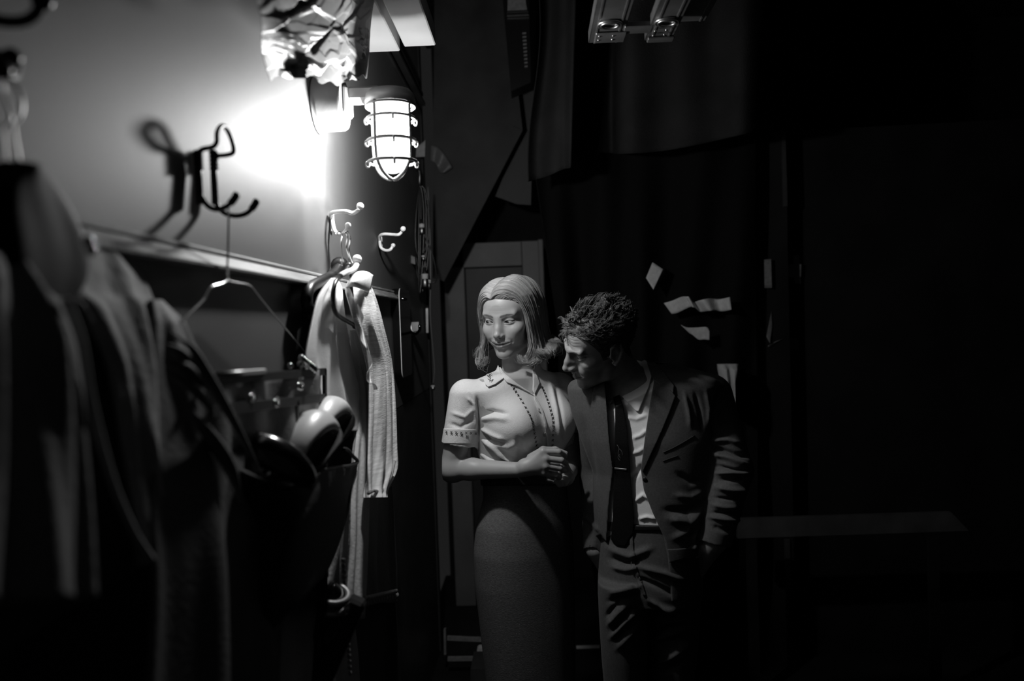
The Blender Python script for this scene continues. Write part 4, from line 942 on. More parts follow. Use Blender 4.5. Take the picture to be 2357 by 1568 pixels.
def head(c, s, Rm, male, neck_to, neck_r, gaze, smile=0.0):
    """one head: returns world verts, quads, tone and the transform; millimetres in the head's own axes"""
    mm = 0.001
    v = Vol((-0.086, -0.126, -0.185), (0.086, 0.118, 0.126), 0.00125)
    E = lambda p, r, k=0, op='+', A=None: v.ell(np.array(p)*mm, np.array(r)*mm, A, k*mm, op)
    C_ = lambda a, b, ra, rb, k=0, op='+': v.cone(np.array(a)*mm, np.array(b)*mm, ra*mm, rb*mm, k*mm, op)
    W = 1.0 if not male else 1.06
    E((0, 12, 30 if not male else 34), (70*W, 92, 70 if not male else 80)); E((0, -34, 34 if not male else 38), (55*W, 51, 48), 25); E((0, -28, -18), (55*W, 53, 56), 22)
    for sx in (-1, 1):
        E((sx*41, -52, -22), (20, 24, 17), 16)
        if not male: E((sx*36, -62, -30), (19, 18.5, 17), 16)                                              # cheekbone
        C_((sx*(43 if not male else 50), -8, -52), (sx*(40 if not male else 47), -14, -70), 14, 13, 18)
        C_((sx*(40 if not male else 47), -14, -70), (sx*(11 if not male else 15), -66, -94), 13, 13.5, 18)
    E((0, -40, -60), (40 if not male else 45, 42, 40), 16)
    E((0, -64, -58), (29, 23.5, 26), 14); E((0, -72, -95), (15 if not male else 18, 13.5 if not male else 15, 13 if not male else 15), 10)
    if not male:
        for sx in (-1, 1): E((sx*37, -48, -48), (16, 20, 22), 16)
    for sx in (-1, 1): E((sx*30, -60, -42), (15, 17, 17), 12)                              # cheek beside the mouth
    # brows and sockets
    for sx in (-1, 1):
        if male: C_((sx*10, -88, 16), (sx*44, -76, 20), 9, 8, 10)
        else: C_((sx*14, -79, 18), (sx*44, -69, 21), 7.5, 7, 14)
        if male: E((sx*31, -91, 1), (19, 12, 12.5), 9, '-'); E((sx*17, -90, 0), (6, 11, 9), 7, '-')
        else: E((sx*32, -92, 1), (18, 11, 11), 9, '-'); E((sx*17, -91, 0), (6, 9, 8), 7, '-')
    # nose
    if male:
        C_((0, -87, 10), (0, -101, -16), 8.5, 8.5, 9); C_((0, -101, -16), (0, -109, -31), 8.5, 8.5, 5); E((0, -110, -33), (9.5, 8, 8), 4); E((0, -88, -26), (14, 14, 20), 10)
        for sx in (-1, 1): E((sx*11, -96, -36), (7.5, 11, 7.5), 6)
        C_((0, -106, -39), (0, -92, -48), 4.5, 5, 5)
        for sx in (-1, 1): E((sx*7, -99, -44), (3.4, 5.5, 3.2), 2, '-')
    else:
        C_((0, -79, 10), (0, -89, -16), 7.5, 7.2, 14); C_((0, -89, -16), (0, -98, -33), 7.2, 7.5, 8); E((0, -99, -34), (8.5, 7.5, 7), 5); E((0, -82, -30), (13, 12, 14), 12)
        for sx in (-1, 1): E((sx*10.5, -89, -38), (6, 9, 6), 5)
        C_((0, -95, -39.5), (0, -87, -45), 3.6, 4.5, 5)
        for sx in (-1, 1): E((sx*6, -92, -43.5), (3, 4.6, 2.8), 2, '-')
    # eyelids around the eyeballs
    ey = -68.5 if not male else -69.0
    up_h, lo_h = (4.3, 2.9) if not male else (4.0, 3.4)
    for sx in (-1, 1):
        E((sx*31, ey, 0), (14.0, 13.6, 13.4), 4)
        def opening(X, Y, Z, sx=sx):
            x = (sx*X-0.0315)/0.0138; tilt = 0.0012*x
            up = tilt-0.0004+up_h*mm*(1-x*x); lo = tilt-0.0004-lo_h*mm*(1-x*x)
            return np.maximum(np.maximum(Z-up, lo-Z), Y+0.060)
        v.put(np.array((sx*31-16, -95, -8))*mm, np.array((sx*31+16, -60, 9))*mm, opening, 0.0012, '-')
    # mouth
    sm = 4.0*smile if not male else -2.0
    for sx in (-1, 1):
        C_((sx*(24+sm), -75, -63+sm), (sx*7, -89, -58.5), 2.6, 4.2, 3.5); C_((sx*7, -89, -58.5), (0, -90, -60), 4.2, 3.8, 2)
        C_((sx*(22+sm), -75.5, -65+sm*0.8), (sx*6, -87.5, -69), 2.8, 5.2, 4); C_((sx*6, -87.5, -69), (0, -87.5, -69.5), 5.2, 5.4, 2)
    for sx in (-1, 1):
        C_((sx*(26+sm), -78, -63.2+sm), (sx*12, -92, -63.6), 1.1+0.3*smile, 2.0+0.4*smile, 1.5, '-'); C_((sx*12, -92, -63.6), (0, -95, -64), 2.0+0.4*smile, 2.8+0.4*smile, 1.5, '-')
        if not male: E((sx*(29+sm), -74, -63+sm), (1.5, 2.5, 2.5), 5, '-')
        if smile or male: C_((sx*16, -91, -42), (sx*(31+sm), -78, -58+sm), 1.2, 1.2, 6, '-')   # fold from nose to mouth
    C_((0, -93, -50), (0, -92, -55), 1.6, 1.6, 4, '-'); E((0, -91, -80), (16, 5.5, 4), 6, '-')
    # ears
    for sx in (-1, 1):
        E((sx*72*W, 8, -6), (5.5, 15, 26), 5)
        pts = [(sx*73*W, -6, 2), (sx*76*W, -4, 18), (sx*79*W, 8, 26), (sx*81*W, 21, 20), (sx*80*W, 23, 2), (sx*76*W, 14, -18), (sx*73*W, 2, -31), (sx*71*W, -4, -26)]
        v.chain([np.array(p)*mm for p in pts], [x*mm for x in (2.6, 3.2, 3.6, 3.6, 3.4, 3.8, 5.2, 3.5)], 0.003)
        E((sx*79*W, 3, -4), (6.5, 9, 15), 4, '-'); E((sx*73*W, -8, -6), (4, 4.5, 6), 4)
    # neck
    Ri = Rm.T; nb = (Ri@(np.asarray(neck_to)-c))/s
    C_((0, 20, -55), nb/mm, neck_r[0], neck_r[1], 18)
    V, Q = v.mesh(1)
    for _ in range(14):   # soften everything except lids, lips, nostrils and ears
        x, y, z = V.T/mm; ax = np.abs(x)
        keep = np.exp(-(((ax-31)/20)**2+((z-0)/11)**2)**2)*(y < -50)+np.exp(-((x/34)**2+((z+63)/13)**2)**2)*(y < -55)+np.exp(-((x/18)**2+((z+40)/12)**2)**2)*(y < -78)+1.0*(ax > 66)*(np.abs(y-8) < 34)
        V = lap(V, Q, 0.5, np.clip(1-keep, 0, 1))
    x, y, z = V.T/mm
    tone = np.ones(len(V))
    # lips, brows, scalp colouring (colour of the skin itself)
    for sx in (-1, 1):
        pass
    ax = np.abs(x); cz = -63.4+sm*np.clip((ax-8)/16, 0, 1)
    lipw = np.clip(1-(ax/(26+sm))**2, 0, 1); inl = (np.abs(z-cz-0.5) < 1+8.2*lipw) & (ax < 26+sm) & (y < -70)
    edge = np.clip((1+8.2*lipw-np.abs(z-cz-0.5))/1.5, 0, 1)
    tone = np.where(inl, 1-(0.52 if not male else 0.25)*edge, tone)
    bz_ = np.interp(ax, [10, 30, 42, 52], [15.5, 20.5, 21.0, 16] if not male else [12, 18, 19, 13]); bt = np.interp(ax, [8, 14, 34, 52], [0, 4.0, 3.4, 0.5] if not male else [2, 4.5, 4.5, 1.5])
    bd = np.clip((bt-np.abs(z-bz_))/1.2+0.4*nz(x, z*2, f=1.3, seed=3), 0, 1)*(y < -55)*(ax < 53)
    tone *= 1-(0.68 if not male else 0.75)*bd
    if not male:   # lid colour and lash line
        xr_ = (ax-31.5)/13.8; upl = 1.2*xr_-0.4+up_h*(1-xr_*xr_)
        li = (np.abs(xr_) < 1.05) & (z > upl-0.8) & (z < upl+1.9) & (y < -60); tone = np.where(li, tone*0.18, tone)
        lo_ = 1.2*xr_-0.4-lo_h*(1-xr_*xr_); li = (np.abs(xr_) < 1.0) & (np.abs(z-lo_) < 0.9) & (y < -60); tone = np.where(li, tone*0.45, tone)
    tone = np.where((np.abs(z-cz+0.4) < (1.1 if male else 1.9)*np.clip(1.3-ax/30, 0.3, 1)) & (ax < 25+sm) & (y < -70), tone*0.25, tone)  # dark line painted for the shade between the parted lips
    N = normals(V, Q)
    disp = np.zeros(len(V))
    if male:
        m_ = np.clip((z-22)/8, 0, 1)*np.clip((62-z)/8, 0, 1)*np.clip((-y-50)/15, 0, 1)*np.clip((48-ax)/12, 0, 1)
        disp += -0.9*m_*np.maximum(0, np.cos((z+2.0*np.sin(ax/14))*2*np.pi/9.0))**3
        for sx in (-1, 1):    # crow's feet
            for q in (-6, 0, 6):
                dd = np.abs(z-(2+q*(sx*x-46)/14*0.8)); m2 = (sx*x > 46) & (sx*x < 62) & (y < -35); disp += -0.6*np.exp(-(dd/1.3)**2)*m2
        beard = np.clip((-(z)-34)/12, 0, 1)*np.clip((-y+12)/20, 0, 1)*np.clip((z+125)/15, 0, 1); tone *= 1-0.18*beard
    else:
        m_ = np.clip((z-26)/8, 0, 1)*np.clip((58-z)/8, 0, 1)*np.clip((-y-55)/15, 0, 1)*np.clip((34-ax)/12, 0, 1)
        disp += -0.15*m_*np.maximum(0, np.cos(z*2*np.pi/11.0))**4
        for sx in (-1, 1): disp += -0.7*np.exp(-((z+9.5+((sx*x-31)/16)**2*-2.5)/1.6)**2)*(np.abs(sx*x-31) < 15)*(y < -60)
    V = V+N*(disp*mm)[:, None]
    to = lambda p: (Rm@(np.asarray(p, float)*s).T).T+c
    return dict(V=to(V), Q=Q, tone=tone, loc=np.stack([x, y, z], 1), N=N, to=lambda p: to(np.asarray(p, float)*mm), s=s, ey=ey, R=Rm)
M_eye = mat('eye_white', 0.40, 0.15, spec=0.5); M_iris = mat('eye_iris', 0.035, 0.12); M_pupil = mat('eye_pupil', 0.004, 0.08)
def eyes(h, parent, gaze_deg, pitch=0):
    for sx in (-1, 1):
        c = h['to']((sx*31, h['ey'], 0)); r = 0.0122*h['s']
        e = MB().ball(c, r, 16).build('eye', M_eye, parent)
        a, b_ = math.radians(gaze_deg), math.radians(pitch); d = h['R']@np.array([-math.sin(a)*math.cos(b_), -math.cos(a)*math.cos(b_), math.sin(b_)])
        cap = lambda rr, ra: [(rr*math.sin(t), rr*math.cos(t)) for t in np.linspace(ra, 0.0, 8)]
        MB().lathe(c, d, cap(r*1.012, 0.58), 24).build('iris', M_iris, e); MB().lathe(c, d, cap(r*1.02, 0.23), 20).build('pupil', M_pupil, e)
M_skin = mat('skin', 0.38, 0.42, spec=0.4, tone=True, bump=0.03, scale=500, sss=0.15)
M_skin2 = mat('weathered_skin', 0.30, 0.45, spec=0.4, tone=True, bump=0.06, scale=350, var=0.12, vscale=60, sss=0.1)
def vq(vol, smooth=1): 
    V, Q = vol.mesh(smooth); return V, Q
def hand(vol, wrist, knuckles, fingers, rp, rf, thumb, kk=0.006):
    """palm from wrist to four knuckles, each finger a bent chain, thumb a chain from the side of the palm"""
    for kn in knuckles:
        vol.cone(wrist, kn, rp*1.05, rf*1.15, 0.012)
    for i in range(3): vol.cone(knuckles[i], knuckles[i+1], rf*1.05, rf*1.0, 0.005)
    for kn, ch in zip(knuckles, fingers):
        pts = [kn]+list(ch); n = len(pts); vol.chain(pts, [rf*1.08, rf*1.02, rf*0.92, rf*0.78][:n], 0.003)
    tr = [rf*1.5, rf*1.2, rf*1.1, rf*0.85]
    vol.chain(thumb, tr[:len(thumb)], kk)
# ------------------------------------------------------------------ the woman
YW = 2.38
Wp = lambda px, py, dy=0.0: P(px, py, YW+dy)
yawW = 38
_c = np.array([-0.0675, 2.30, 1.572]); Hc = CAM+(_c-CAM)*(YW/2.30); Rw = rot(24, 12, 1)
hw = head(Hc, YW/2.30, Rw, False, Wp(1196, 880, 0.035), (43, 50), 20, smile=1.0)
woman = thing('person', 'woman in a pale short-sleeved blouse and long dark skirt, hands clasped, looking left', 'person', (Hc[0]+0.03, YW, 0))
# body under the clothes: one figure
tor = Vol(Wp(1030, 1330, -0.2)-[0, 0, 0], Wp(1330, 800, 0.2), 0.004)
brow = [(838, 1153, 1241, .052), (852, 1148, 1246, .055), (866, 1104, 1280, .066), (890, 1070, 1298, .08), (930, 1086, 1300, .098), (975, 1092, 1302, .112), (1010, 1098, 1299, .106), (1050, 1106, 1297, .092), (1090, 1117, 1295, .082), (1150, 1138, 1285, .07), (1220, 1125, 1290, .08), (1320, 1128, 1295, .08)]
loft(tor, [rowpx(a, b, c, YW, d-0.008, yawW) for a, b, c, d in brow[2:]]); 
tor.cone(Wp(1196, 890, 0.035), Wp(1190, 838, 0.03), 0.054, 0.046, 0.04)
# arms and hands
sR, eR, wR = Wp(1072, 912, -0.085), Wp(1041, 1080, -0.075), Wp(1196, 1082, -0.165)
sL, eL, wL = Wp(1288, 895, 0.09), Wp(1310, 1075, 0.05), Wp(1302, 1098, -0.10)
arm = Vol(np.array([Wp(1000, 900, -.2)[0], YW-0.26, Wp(1000, 1140)[2]]), np.array([Wp(1345, 900)[0], YW+0.14, Wp(1000, 925)[2]]), 0.0018)
arm.chain([sR, eR], [0.044, 0.034], 0.02); arm.ell(eR, (0.033, 0.033, 0.035), None, 0.02)
fm = eR*0.7+wR*0.3
arm.chain([eR, fm, wR], [0.032, 0.0305, 0.021], 0.015)
arm.chain([sL, eL], [0.044, 0.034], 0.02); arm.chain([eL, wL], [0.034, 0.023], 0.02)
kn = [Wp(1250, 1040, -0.185), Wp(1257, 1056, -0.19), Wp(1257, 1073, -0.19), Wp(1252, 1088, -0.183)]
fg = [[Wp(1286, 1041, -0.18), Wp(1300, 1048, -0.155), Wp(1296, 1058, -0.135)], [Wp(1292, 1060, -0.185), Wp(1302, 1066, -0.155), Wp(1294, 1072, -0.135)],
      [Wp(1289, 1078, -0.182), Wp(1298, 1083, -0.155), Wp(1289, 1086, -0.138)], [Wp(1280, 1094, -0.178), Wp(1288, 1097, -0.155), Wp(1280, 1099, -0.14)]]
hand(arm, wR+(kn[1]-wR)*0.25, kn, fg, 0.019, 0.0083, [Wp(1222, 1054, -0.155), Wp(1250, 1036, -0.14), Wp(1278, 1036, -0.13), Wp(1302, 1044, -0.125)])
knL = [Wp(1300, 1066, -0.115), Wp(1303, 1080, -0.11), Wp(1303, 1094, -0.105), Wp(1300, 1106, -0.10)]
fgL = [[Wp(1278, 1066, -0.125), Wp(1262, 1066, -0.13)], [Wp(1278, 1080, -0.125), Wp(1260, 1080, -0.13)], [Wp(1276, 1096, -0.125), Wp(1260, 1094, -0.128)], [Wp(1276, 1107, -0.12), Wp(1262, 1104, -0.125)]]
hand(arm, wL, knL, fgL, 0.018, 0.0078, [Wp(1308, 1098, -0.12), Wp(1299, 1112, -0.14), Wp(1288, 1114, -0.15), Wp(1280, 1108, -0.152)])
leg = Vol(np.array([Wp(1100, 1300)[0]-0.02, YW-0.16, 0.05]), np.array([Wp(1330, 1300)[0]+0.02, YW+0.16, Wp(1200, 1240)[2]]), 0.006)
for px, dy in ((1168, -0.04), (1264, 0.04)):
    hp, kn_, an = Wp(px, 1290, dy), Wp(px+4, 1545, dy), Wp(px+6, 1545, dy); an[2] = 0.07
    leg.chain([hp, kn_, kn_*0.7+an*0.3, an], [0.075, 0.052, 0.05, 0.032], 0.02)
parts = [(hw['V'], orient(hw['V'], hw['Q']), hw['tone'])]
for vl in (tor, arm, leg):
    V, Q = vl.mesh(1); parts.append((V, orient(V, Q), 1.0))
V, Q, T = join(parts); body = obj('body', V, Q, M_skin, woman, True, None, T)
eyes(hw, woman, 28, -3)
# blouse
M_blouse = mat('pale_cotton', 0.74, 0.85, spec=0.2, bump=0.12, scale=260, sheen=0.1)
bl = Vol(np.array([Wp(1000, 900, -.2)[0], YW-0.24, Wp(1000, 1128)[2]]), np.array([Wp(1345, 900)[0], YW+0.2, Wp(1000, 836)[2]]), 0.0025)
loft(bl, [rowpx(a, b, c, YW, d+0.003, yawW) for a, b, c, d in brow[:9]]+[rowpx(1112, 1122, 1297, YW, .082, yawW)])
fr = np.array([math.sin(math.radians(yawW)), -math.cos(math.radians(yawW)), 0]); lt = np.array([math.cos(math.radians(yawW)), math.sin(math.radians(yawW)), 0])
for sx in (-1, 1):
    bl.ell(Wp(1196, 972)+fr*0.078+lt*sx*0.072, (0.062, 0.062, 0.062), None, 0.05)
def cut_cone(a, b, ra, rb, ax, e):
    return lambda X, Y, Z: np.maximum(d_cone(X, Y, Z, a, b, ra, rb), (X-e[0])*ax[0]+(Y-e[1])*ax[1]+(Z-e[2])*ax[2])
for (a, b, e, ra, rb) in ((sR+[0.002, 0, 0.0], Wp(1053, 1042, -0.08), Wp(1053, 1021, -0.08), 0.050, 0.0485), (sL, Wp(1306, 1040, 0.07), Wp(1306, 1021, 0.07), 0.05, 0.048)):
    ax = (b-a)/np.linalg.norm(b-a)
    bl.put(np.minimum(a, b)-0.07, np.maximum(a, b)+0.07, cut_cone(a, b, ra, rb, ax, e), 0.022)
    bl.put(e-0.05, e+0.05, cut_cone(e-ax*0.05, e+ax*0.05, rb-0.004, rb-0.0035, -ax, e-ax*0.03), 0.0, '-')
carve(bl, [(1146, 836), (1160, 858), (1192, 884), (1229, 909), (1231, 880), (1228, 850), (1226, 830)], YW, YW-0.25, YW+0.03, 0.004)
carve(bl, [(1140, 790), (1143, 838), (1228, 848), (1242, 790)], YW, YW-0.25, YW+0.09, 0.004)
bf = [([(1104, 955), (1135, 947), (1165, 952)], 5, -0.010), ([(1105, 965), (1140, 962), (1170, 966)], 7, 0.006), ([(1102, 985), (1135, 1003), (1160, 1012)], 5, 0.006), ([(1103, 993), (1130, 1015), (1165, 1024)], 5, -0.007), ([(1106, 1008), (1150, 1042), (1185, 1066)], 6, 0.009), ([(1104, 1022), (1145, 1055), (1180, 1074)], 5, -0.008), ([(1104, 1040), (1130, 1062), (1160, 1076)], 6, 0.007),
      ([(1140, 1020), (1170, 1030), (1190, 1020)], 7, 0.007), ([(1192, 1008), (1198, 1030), (1196, 1060)], 6, -0.005), ([(1205, 1030), (1220, 1042), (1214, 1060)], 6, 0.006), ([(1098, 915), (1103, 950), (1104, 1000)], 3.5, -0.007), ([(1090, 905), (1095, 950), (1094, 990)], 4, 0.003),
      ([(1040, 950), (1070, 960), (1092, 940)], 5, 0.004), ([(1035, 975), (1060, 985), (1090, 965)], 5, -0.004), ([(1075, 915), (1090, 930), (1096, 960)], 4, 0.004), ([(1265, 880), (1280, 940), (1290, 1010)], 5, 0.006), ([(1280, 890), (1292, 950), (1298, 1010)], 4, -0.006), ([(1240, 1010), (1252, 1035), (1250, 1050)], 5, 0.004), ([(1140, 1040), (1160, 1055), (1190, 1058)], 4, 0.004)]
V, Q = bl.mesh(1); Q = orient(V, Q); V = fold(V, Q, bf); blouse = obj('blouse', V, Q, M_blouse, woman); SB = Surf(V, Q)
yf = YW-0.26, YW+0.05
decal(bl, [(1146, 838), (1152, 856), (1163, 868), (1158, 872), (1140, 885), (1124, 891), (1117, 885), (1113, 874), (1124, 852), (1136, 838)], YW, *yf, 0.004, 0.0016, 'collar', M_blouse, blouse)
decal(bl, [(1150, 849), (1165, 866), (1196, 887), (1231, 909), (1212, 901), (1192, 890), (1176, 884), (1166, 880), (1160, 872)], YW, *yf, 0.004, 0.0016, 'lapel', M_blouse, blouse)
decal(bl, [(1226, 846), (1234, 858), (1243, 882), (1238, 893), (1231, 908), (1226, 900)], YW, *yf, 0.004, 0.0016, 'collar', M_blouse, blouse)
decal(bl, [(1010, 986), (1098, 989), (1095, 1023), (1008, 1021)], YW, YW-0.26, YW+0.0, 0.0005, 0.0012, 'sleeve_band', M_blouse, blouse)
decal(bl, [(1229, 909), (1236, 918), (1249, 942), (1257, 968), (1262, 1000), (1265, 1040), (1266, 1100), (1263, 1100), (1260, 1040), (1257, 1002), (1252, 970), (1244, 945), (1230, 920)], YW, *yf, 0.003, 0.0014, 'placket_edge', M_blouse, blouse)
M_thread = mat('dark_thread', 0.02, 0.7)
def stitch(p, n, ang, r=0.0046):
    m = MB(); t1 = np.cross(n, [0, 0, 1]); t1 /= np.linalg.norm(t1); t2 = np.cross(n, t1); p = p+n*0.0016
    for q in (ang, ang+1.5): d = t1*math.cos(q)+t2*math.sin(q); m.tube([p-d*r, p+d*r], 0.0008, 5)
    return m
for pl in ([(1177, 886), (1189, 905), (1202, 926), (1215, 949), (1223, 966), (1226, 982), (1230, 1000), (1234, 1022), (1238, 1040)], [(1247, 892), (1254, 907), (1261, 925), (1267, 944), (1272, 964), (1273, 985), (1272, 1010), (1271, 1036)]):
    for q in spline(pl, 20 if pl[0][0] < 1200 else 17):
        p, n = SB.at(*q); stitch(p, n, 0.8).build('cross_stitch', M_thread, blouse, smooth=False)
for q in np.linspace(1020, 1093, 8):
    p, n = SB.at(q, 994+(q-1020)*0.045); stitch(p+n*0.003, n, 0.8).build('cross_stitch', M_thread, blouse, smooth=False)
for (a, b) in ((1241, 945), (1253, 1000)):
    p, n = SB.at(a, b); MB().lathe(p+n*0.001, n, [(0, 0), (0.0062, 0), (0.0068, 0.0018), (0.0062, 0.003), (0.0042, 0.0018), (0, 0.0016)], 20).build('button', mat('pearl_button', 0.42, 0.2), blouse)
m = MB()
for (pl) in ([(1122, 868), (1127, 873), (1134, 868)], [(1124, 876), (1129, 880), (1136, 877)], [(1127, 866), (1129, 874), (1128, 883)], [(1126, 870), (1132, 865)], [(1131, 883), (1135, 879)]):
    pts = []
    for q in pl: p, n = SB.at(*q); pts.append(p+n*0.0065)
    m.tube(pts, 0.0009, 5)
m.build('embroidery', M_thread, blouse)
# skirt
M_skirt = mat('heather_knit', 0.15, 0.9, spec=0.15, bump=0.2, scale=220, var=0.3, vscale=150, stretch=(1, 1, 3))
sk = Vol(np.array([Wp(1080, 1300)[0], YW-0.17, 0.43]), np.array([Wp(1340, 1300)[0], YW+0.17, Wp(1200, 1080)[2]]), 0.004)
srow = [(1084, 1114, 1299, .092), (1100, 1116, 1300, .093), (1140, 1117, 1303, .095), (1200, 1101, 1311, .108), (1260, 1096, 1317, .114), (1330, 1099, 1319, .114), (1450, 1112, 1321, .11), (1568, 1125, 1322, .105), (1630, 1130, 1322, .105)]
loft(sk, [rowpx(a, b, c, YW, d, yawW) for a, b, c, d in srow])
V, Q = sk.mesh(1); Q = orient(V, Q); skirt = obj('skirt', V, Q, M_skirt, woman)
decal(sk, [(1100, 1082), (1320, 1082), (1320, 1118), (1100, 1118)], YW, YW-0.2, YW+0.2, 0.0025, 0.0022, 'waistband', mat('shadow_dark_band', 0.03, 0.6), skirt)  # waistband, its near-black colour standing in for the forearm's shadow
for px, dy in ((1174, -0.04), (1270, 0.04)):
    c = Wp(px, 1545, dy); v = Vol((c[0]-0.11, c[1]-0.2, 0.0), (c[0]+0.17, c[1]+0.09, 0.11), 0.004); t = c+fr*0.15
    v.chain([(c[0], c[1], 0.045), (t[0], t[1], 0.03)], [0.036, 0.03], 0.02); v.put((c[0]-.2, c[1]-.3, -.01), (c[0]+.2, c[1]+.2, .0), lambda X, Y, Z: 0.004-Z+0*X+0*Y, 0, '-')
    V, Q = v.mesh(1); obj('shoe', V, orient(V, Q), M_gloss, woman)
# hair
M_blond = mat('blond_hair', 0.38, 0.38, spec=0.6, tone=True)
gR = [[(-16, -80, 66), (2, -86, 78), (28, -80, 80), (52, -62, 62), (64, -44, 22), (68, -40, -20), (70, -38, -56), (72, -44, -88), (62, -58, -112), (48, -66, -118), (40, -66, -106)],
      [(-17, -68, 82), (6, -74, 95), (38, -66, 93), (62, -46, 66), (72, -30, 16), (74, -26, -28), (78, -28, -66), (86, -36, -98), (84, -52, -122), (68, -62, -124), (60, -60, -108)],
      [(-17, -36, 98), (10, -40, 112), (46, -36, 104), (70, -20, 66), (78, -8, 12), (79, -2, -34), (84, 0, -72), (94, -8, -104), (108, -20, -122), (110, -30, -108), (98, -32, -96)],
      [(-12, 16, 108), (18, 18, 117), (52, 22, 102), (74, 28, 60), (81, 34, 6), (80, 38, -42), (84, 40, -80), (98, 38, -112), (118, 30, -118), (122, 24, -98), (110, 20, -88)],
      [(-4, 70, 92), (24, 86, 96), (54, 90, 76), (72, 86, 34), (76, 82, -14), (75, 78, -56), (80, 78, -92), (94, 84, -118), (112, 86, -112), (112, 80, -92), (102, 76, -84)],
      [(0, 84, 88), (2, 108, 72), (4, 118, 40), (4, 117, -4), (2, 112, -48), (2, 110, -84), (2, 112, -108), (2, 124, -124), (2, 136, -116), (2, 136, -100), (2, 126, -96)]]
gL = [[(-17, -80, 66), (-30, -80, 70), (-52, -66, 58), (-72, -48, 30), (-80, -38, -2), (-80, -30, -38), (-82, -32, -70), (-88, -44, -100), (-80, -62, -124), (-64, -70, -126), (-58, -66, -112)],
      [(-18, -66, 82), (-38, -64, 88), (-64, -50, 72), (-84, -32, 38), (-91, -20, -2), (-90, -14, -42), (-92, -16, -76), (-104, -28, -106), (-100, -46, -128), (-82, -56, -130), (-74, -54, -116)],
      [(-17, -34, 98), (-42, -32, 102), (-72, -22, 78), (-92, -8, 38), (-98, 2, -4), (-96, 6, -46), (-98, 6, -80), (-110, -4, -108), (-120, -18, -122), (-112, -28, -112), (-104, -26, -100)],
      [(-12, 20, 108), (-44, 24, 106), (-74, 30, 78), (-94, 36, 36), (-97, 42, -8), (-95, 44, -50), (-97, 44, -82), (-110, 40, -108), (-124, 34, -112), (-122, 30, -94), (-112, 28, -88)],
      [(-4, 72, 92), (-30, 88, 94), (-62, 90, 72), (-80, 86, 32), (-82, 84, -14), (-80, 80, -56), (-82, 80, -90), (-94, 84, -114), (-110, 84, -108), (-108, 80, -90), (-100, 78, -84)],
      [(0, 84, 88), (-2, 108, 72), (-4, 118, 40), (-4, 117, -4), (-2, 112, -48), (-2, 110, -84), (-2, 112, -108), (-2, 124, -124), (-2, 136, -116), (-2, 136, -100), (-2, 126, -96)]]
gF = [[(-12, -75, 63), (2, -82, 74), (28, -79, 82), (54, -62, 66), (67, -42, 24), (71, -36, -22), (73, -36, -60), (76, -42, -92), (68, -56, -116)],
      [(10, -76, 62), (22, -80, 72), (42, -72, 75), (60, -56, 54), (68, -40, 14), (71, -35, -28), (73, -35, -62), (76, -41, -93), (68, -55, -115)],
      [(30, -69, 58), (41, -70, 66), (54, -61, 62), (65, -48, 36), (69, -38, 4), (71, -34, -34), (73, -34, -66), (76, -40, -95), (67, -54, -114)],
      [(46, -57, 47), (55, -56, 51), (62, -50, 40), (68, -42, 16), (70, -36, -10), (71, -33, -42), (74, -33, -70), (76, -39, -97), (66, -53, -113)]]
gFL = [[(-19, -74, 63), (-32, -76, 66), (-50, -66, 56), (-66, -50, 30), (-74, -40, 0), (-76, -32, -36), (-80, -32, -68), (-86, -42, -98), (-80, -58, -120)],
       [(-34, -67, 56), (-46, -64, 54), (-58, -54, 40), (-68, -44, 18), (-74, -36, -8), (-76, -30, -42), (-80, -30, -70), (-86, -40, -99), (-80, -56, -119)],
       [(-48, -54, 44), (-56, -51, 40), (-64, -45, 26), (-70, -38, 6), (-74, -33, -16), (-76, -28, -46), (-80, -28, -72), (-86, -38, -100), (-80, -54, -118)]]
def hair_sheet(G, n, rg, m=34, spread=5.0):
    G = np.array(G, float); fine = spline(G, 60)                      # across the guides
    lines = np.stack([spline(fine[i], m) for i in range(60)])         # along them
    u = np.sort(rg.uniform(0, 59, n)); i = np.minimum(u.astype(int), 58); f = (u-i)[:, None, None]
    S = lines[i]*(1-f)+lines[i+1]*f; s = np.linspace(0, 1, m)[None, :, None]
    cen = np.array([0, 10, 20.0]); out = S-cen; out /= np.linalg.norm(out, axis=2)[..., None]
    lay = rg.uniform(-1, 0.35, n)[:, None, None]**1
    S = S+out*(lay*(2.5+6.0*s))
    clump = nz(u[:, None]*1.0, s[0, :, 0][None, :]*3, f=1.4, seed=5)
    S = S+out*(clump*2.0*np.clip(s[..., 0]*2, 0.3, 1.3))[..., None]
    wob = rg.normal(size=(n, 3))[:, None, :]*spread*s**2*0.3; S = S+wob
    ph = (u*0.35)[:, None]+s[..., 0]*16; amp = 5.0*np.clip(s[..., 0]-0.5, 0, 1)/0.5
    S[..., 1] += np.sin(ph)*amp*1.5; S[..., 2] += np.cos(ph*1.1)*amp*0.8
    fly = (rg.uniform(size=n) < 0.03)[:, None, None]; S = S+fly*(rg.normal(size=(n, 1, 3))*7*s**1.2+out*4*s)
    S[:, :, 2] += (1.1*np.sin(u*0.9)+0.8*np.sin(u*2.3))[:, None]*np.sin(s[..., 0]*np.pi)
    return S, lines
hp_ = []
rgh = np.random.default_rng(3)
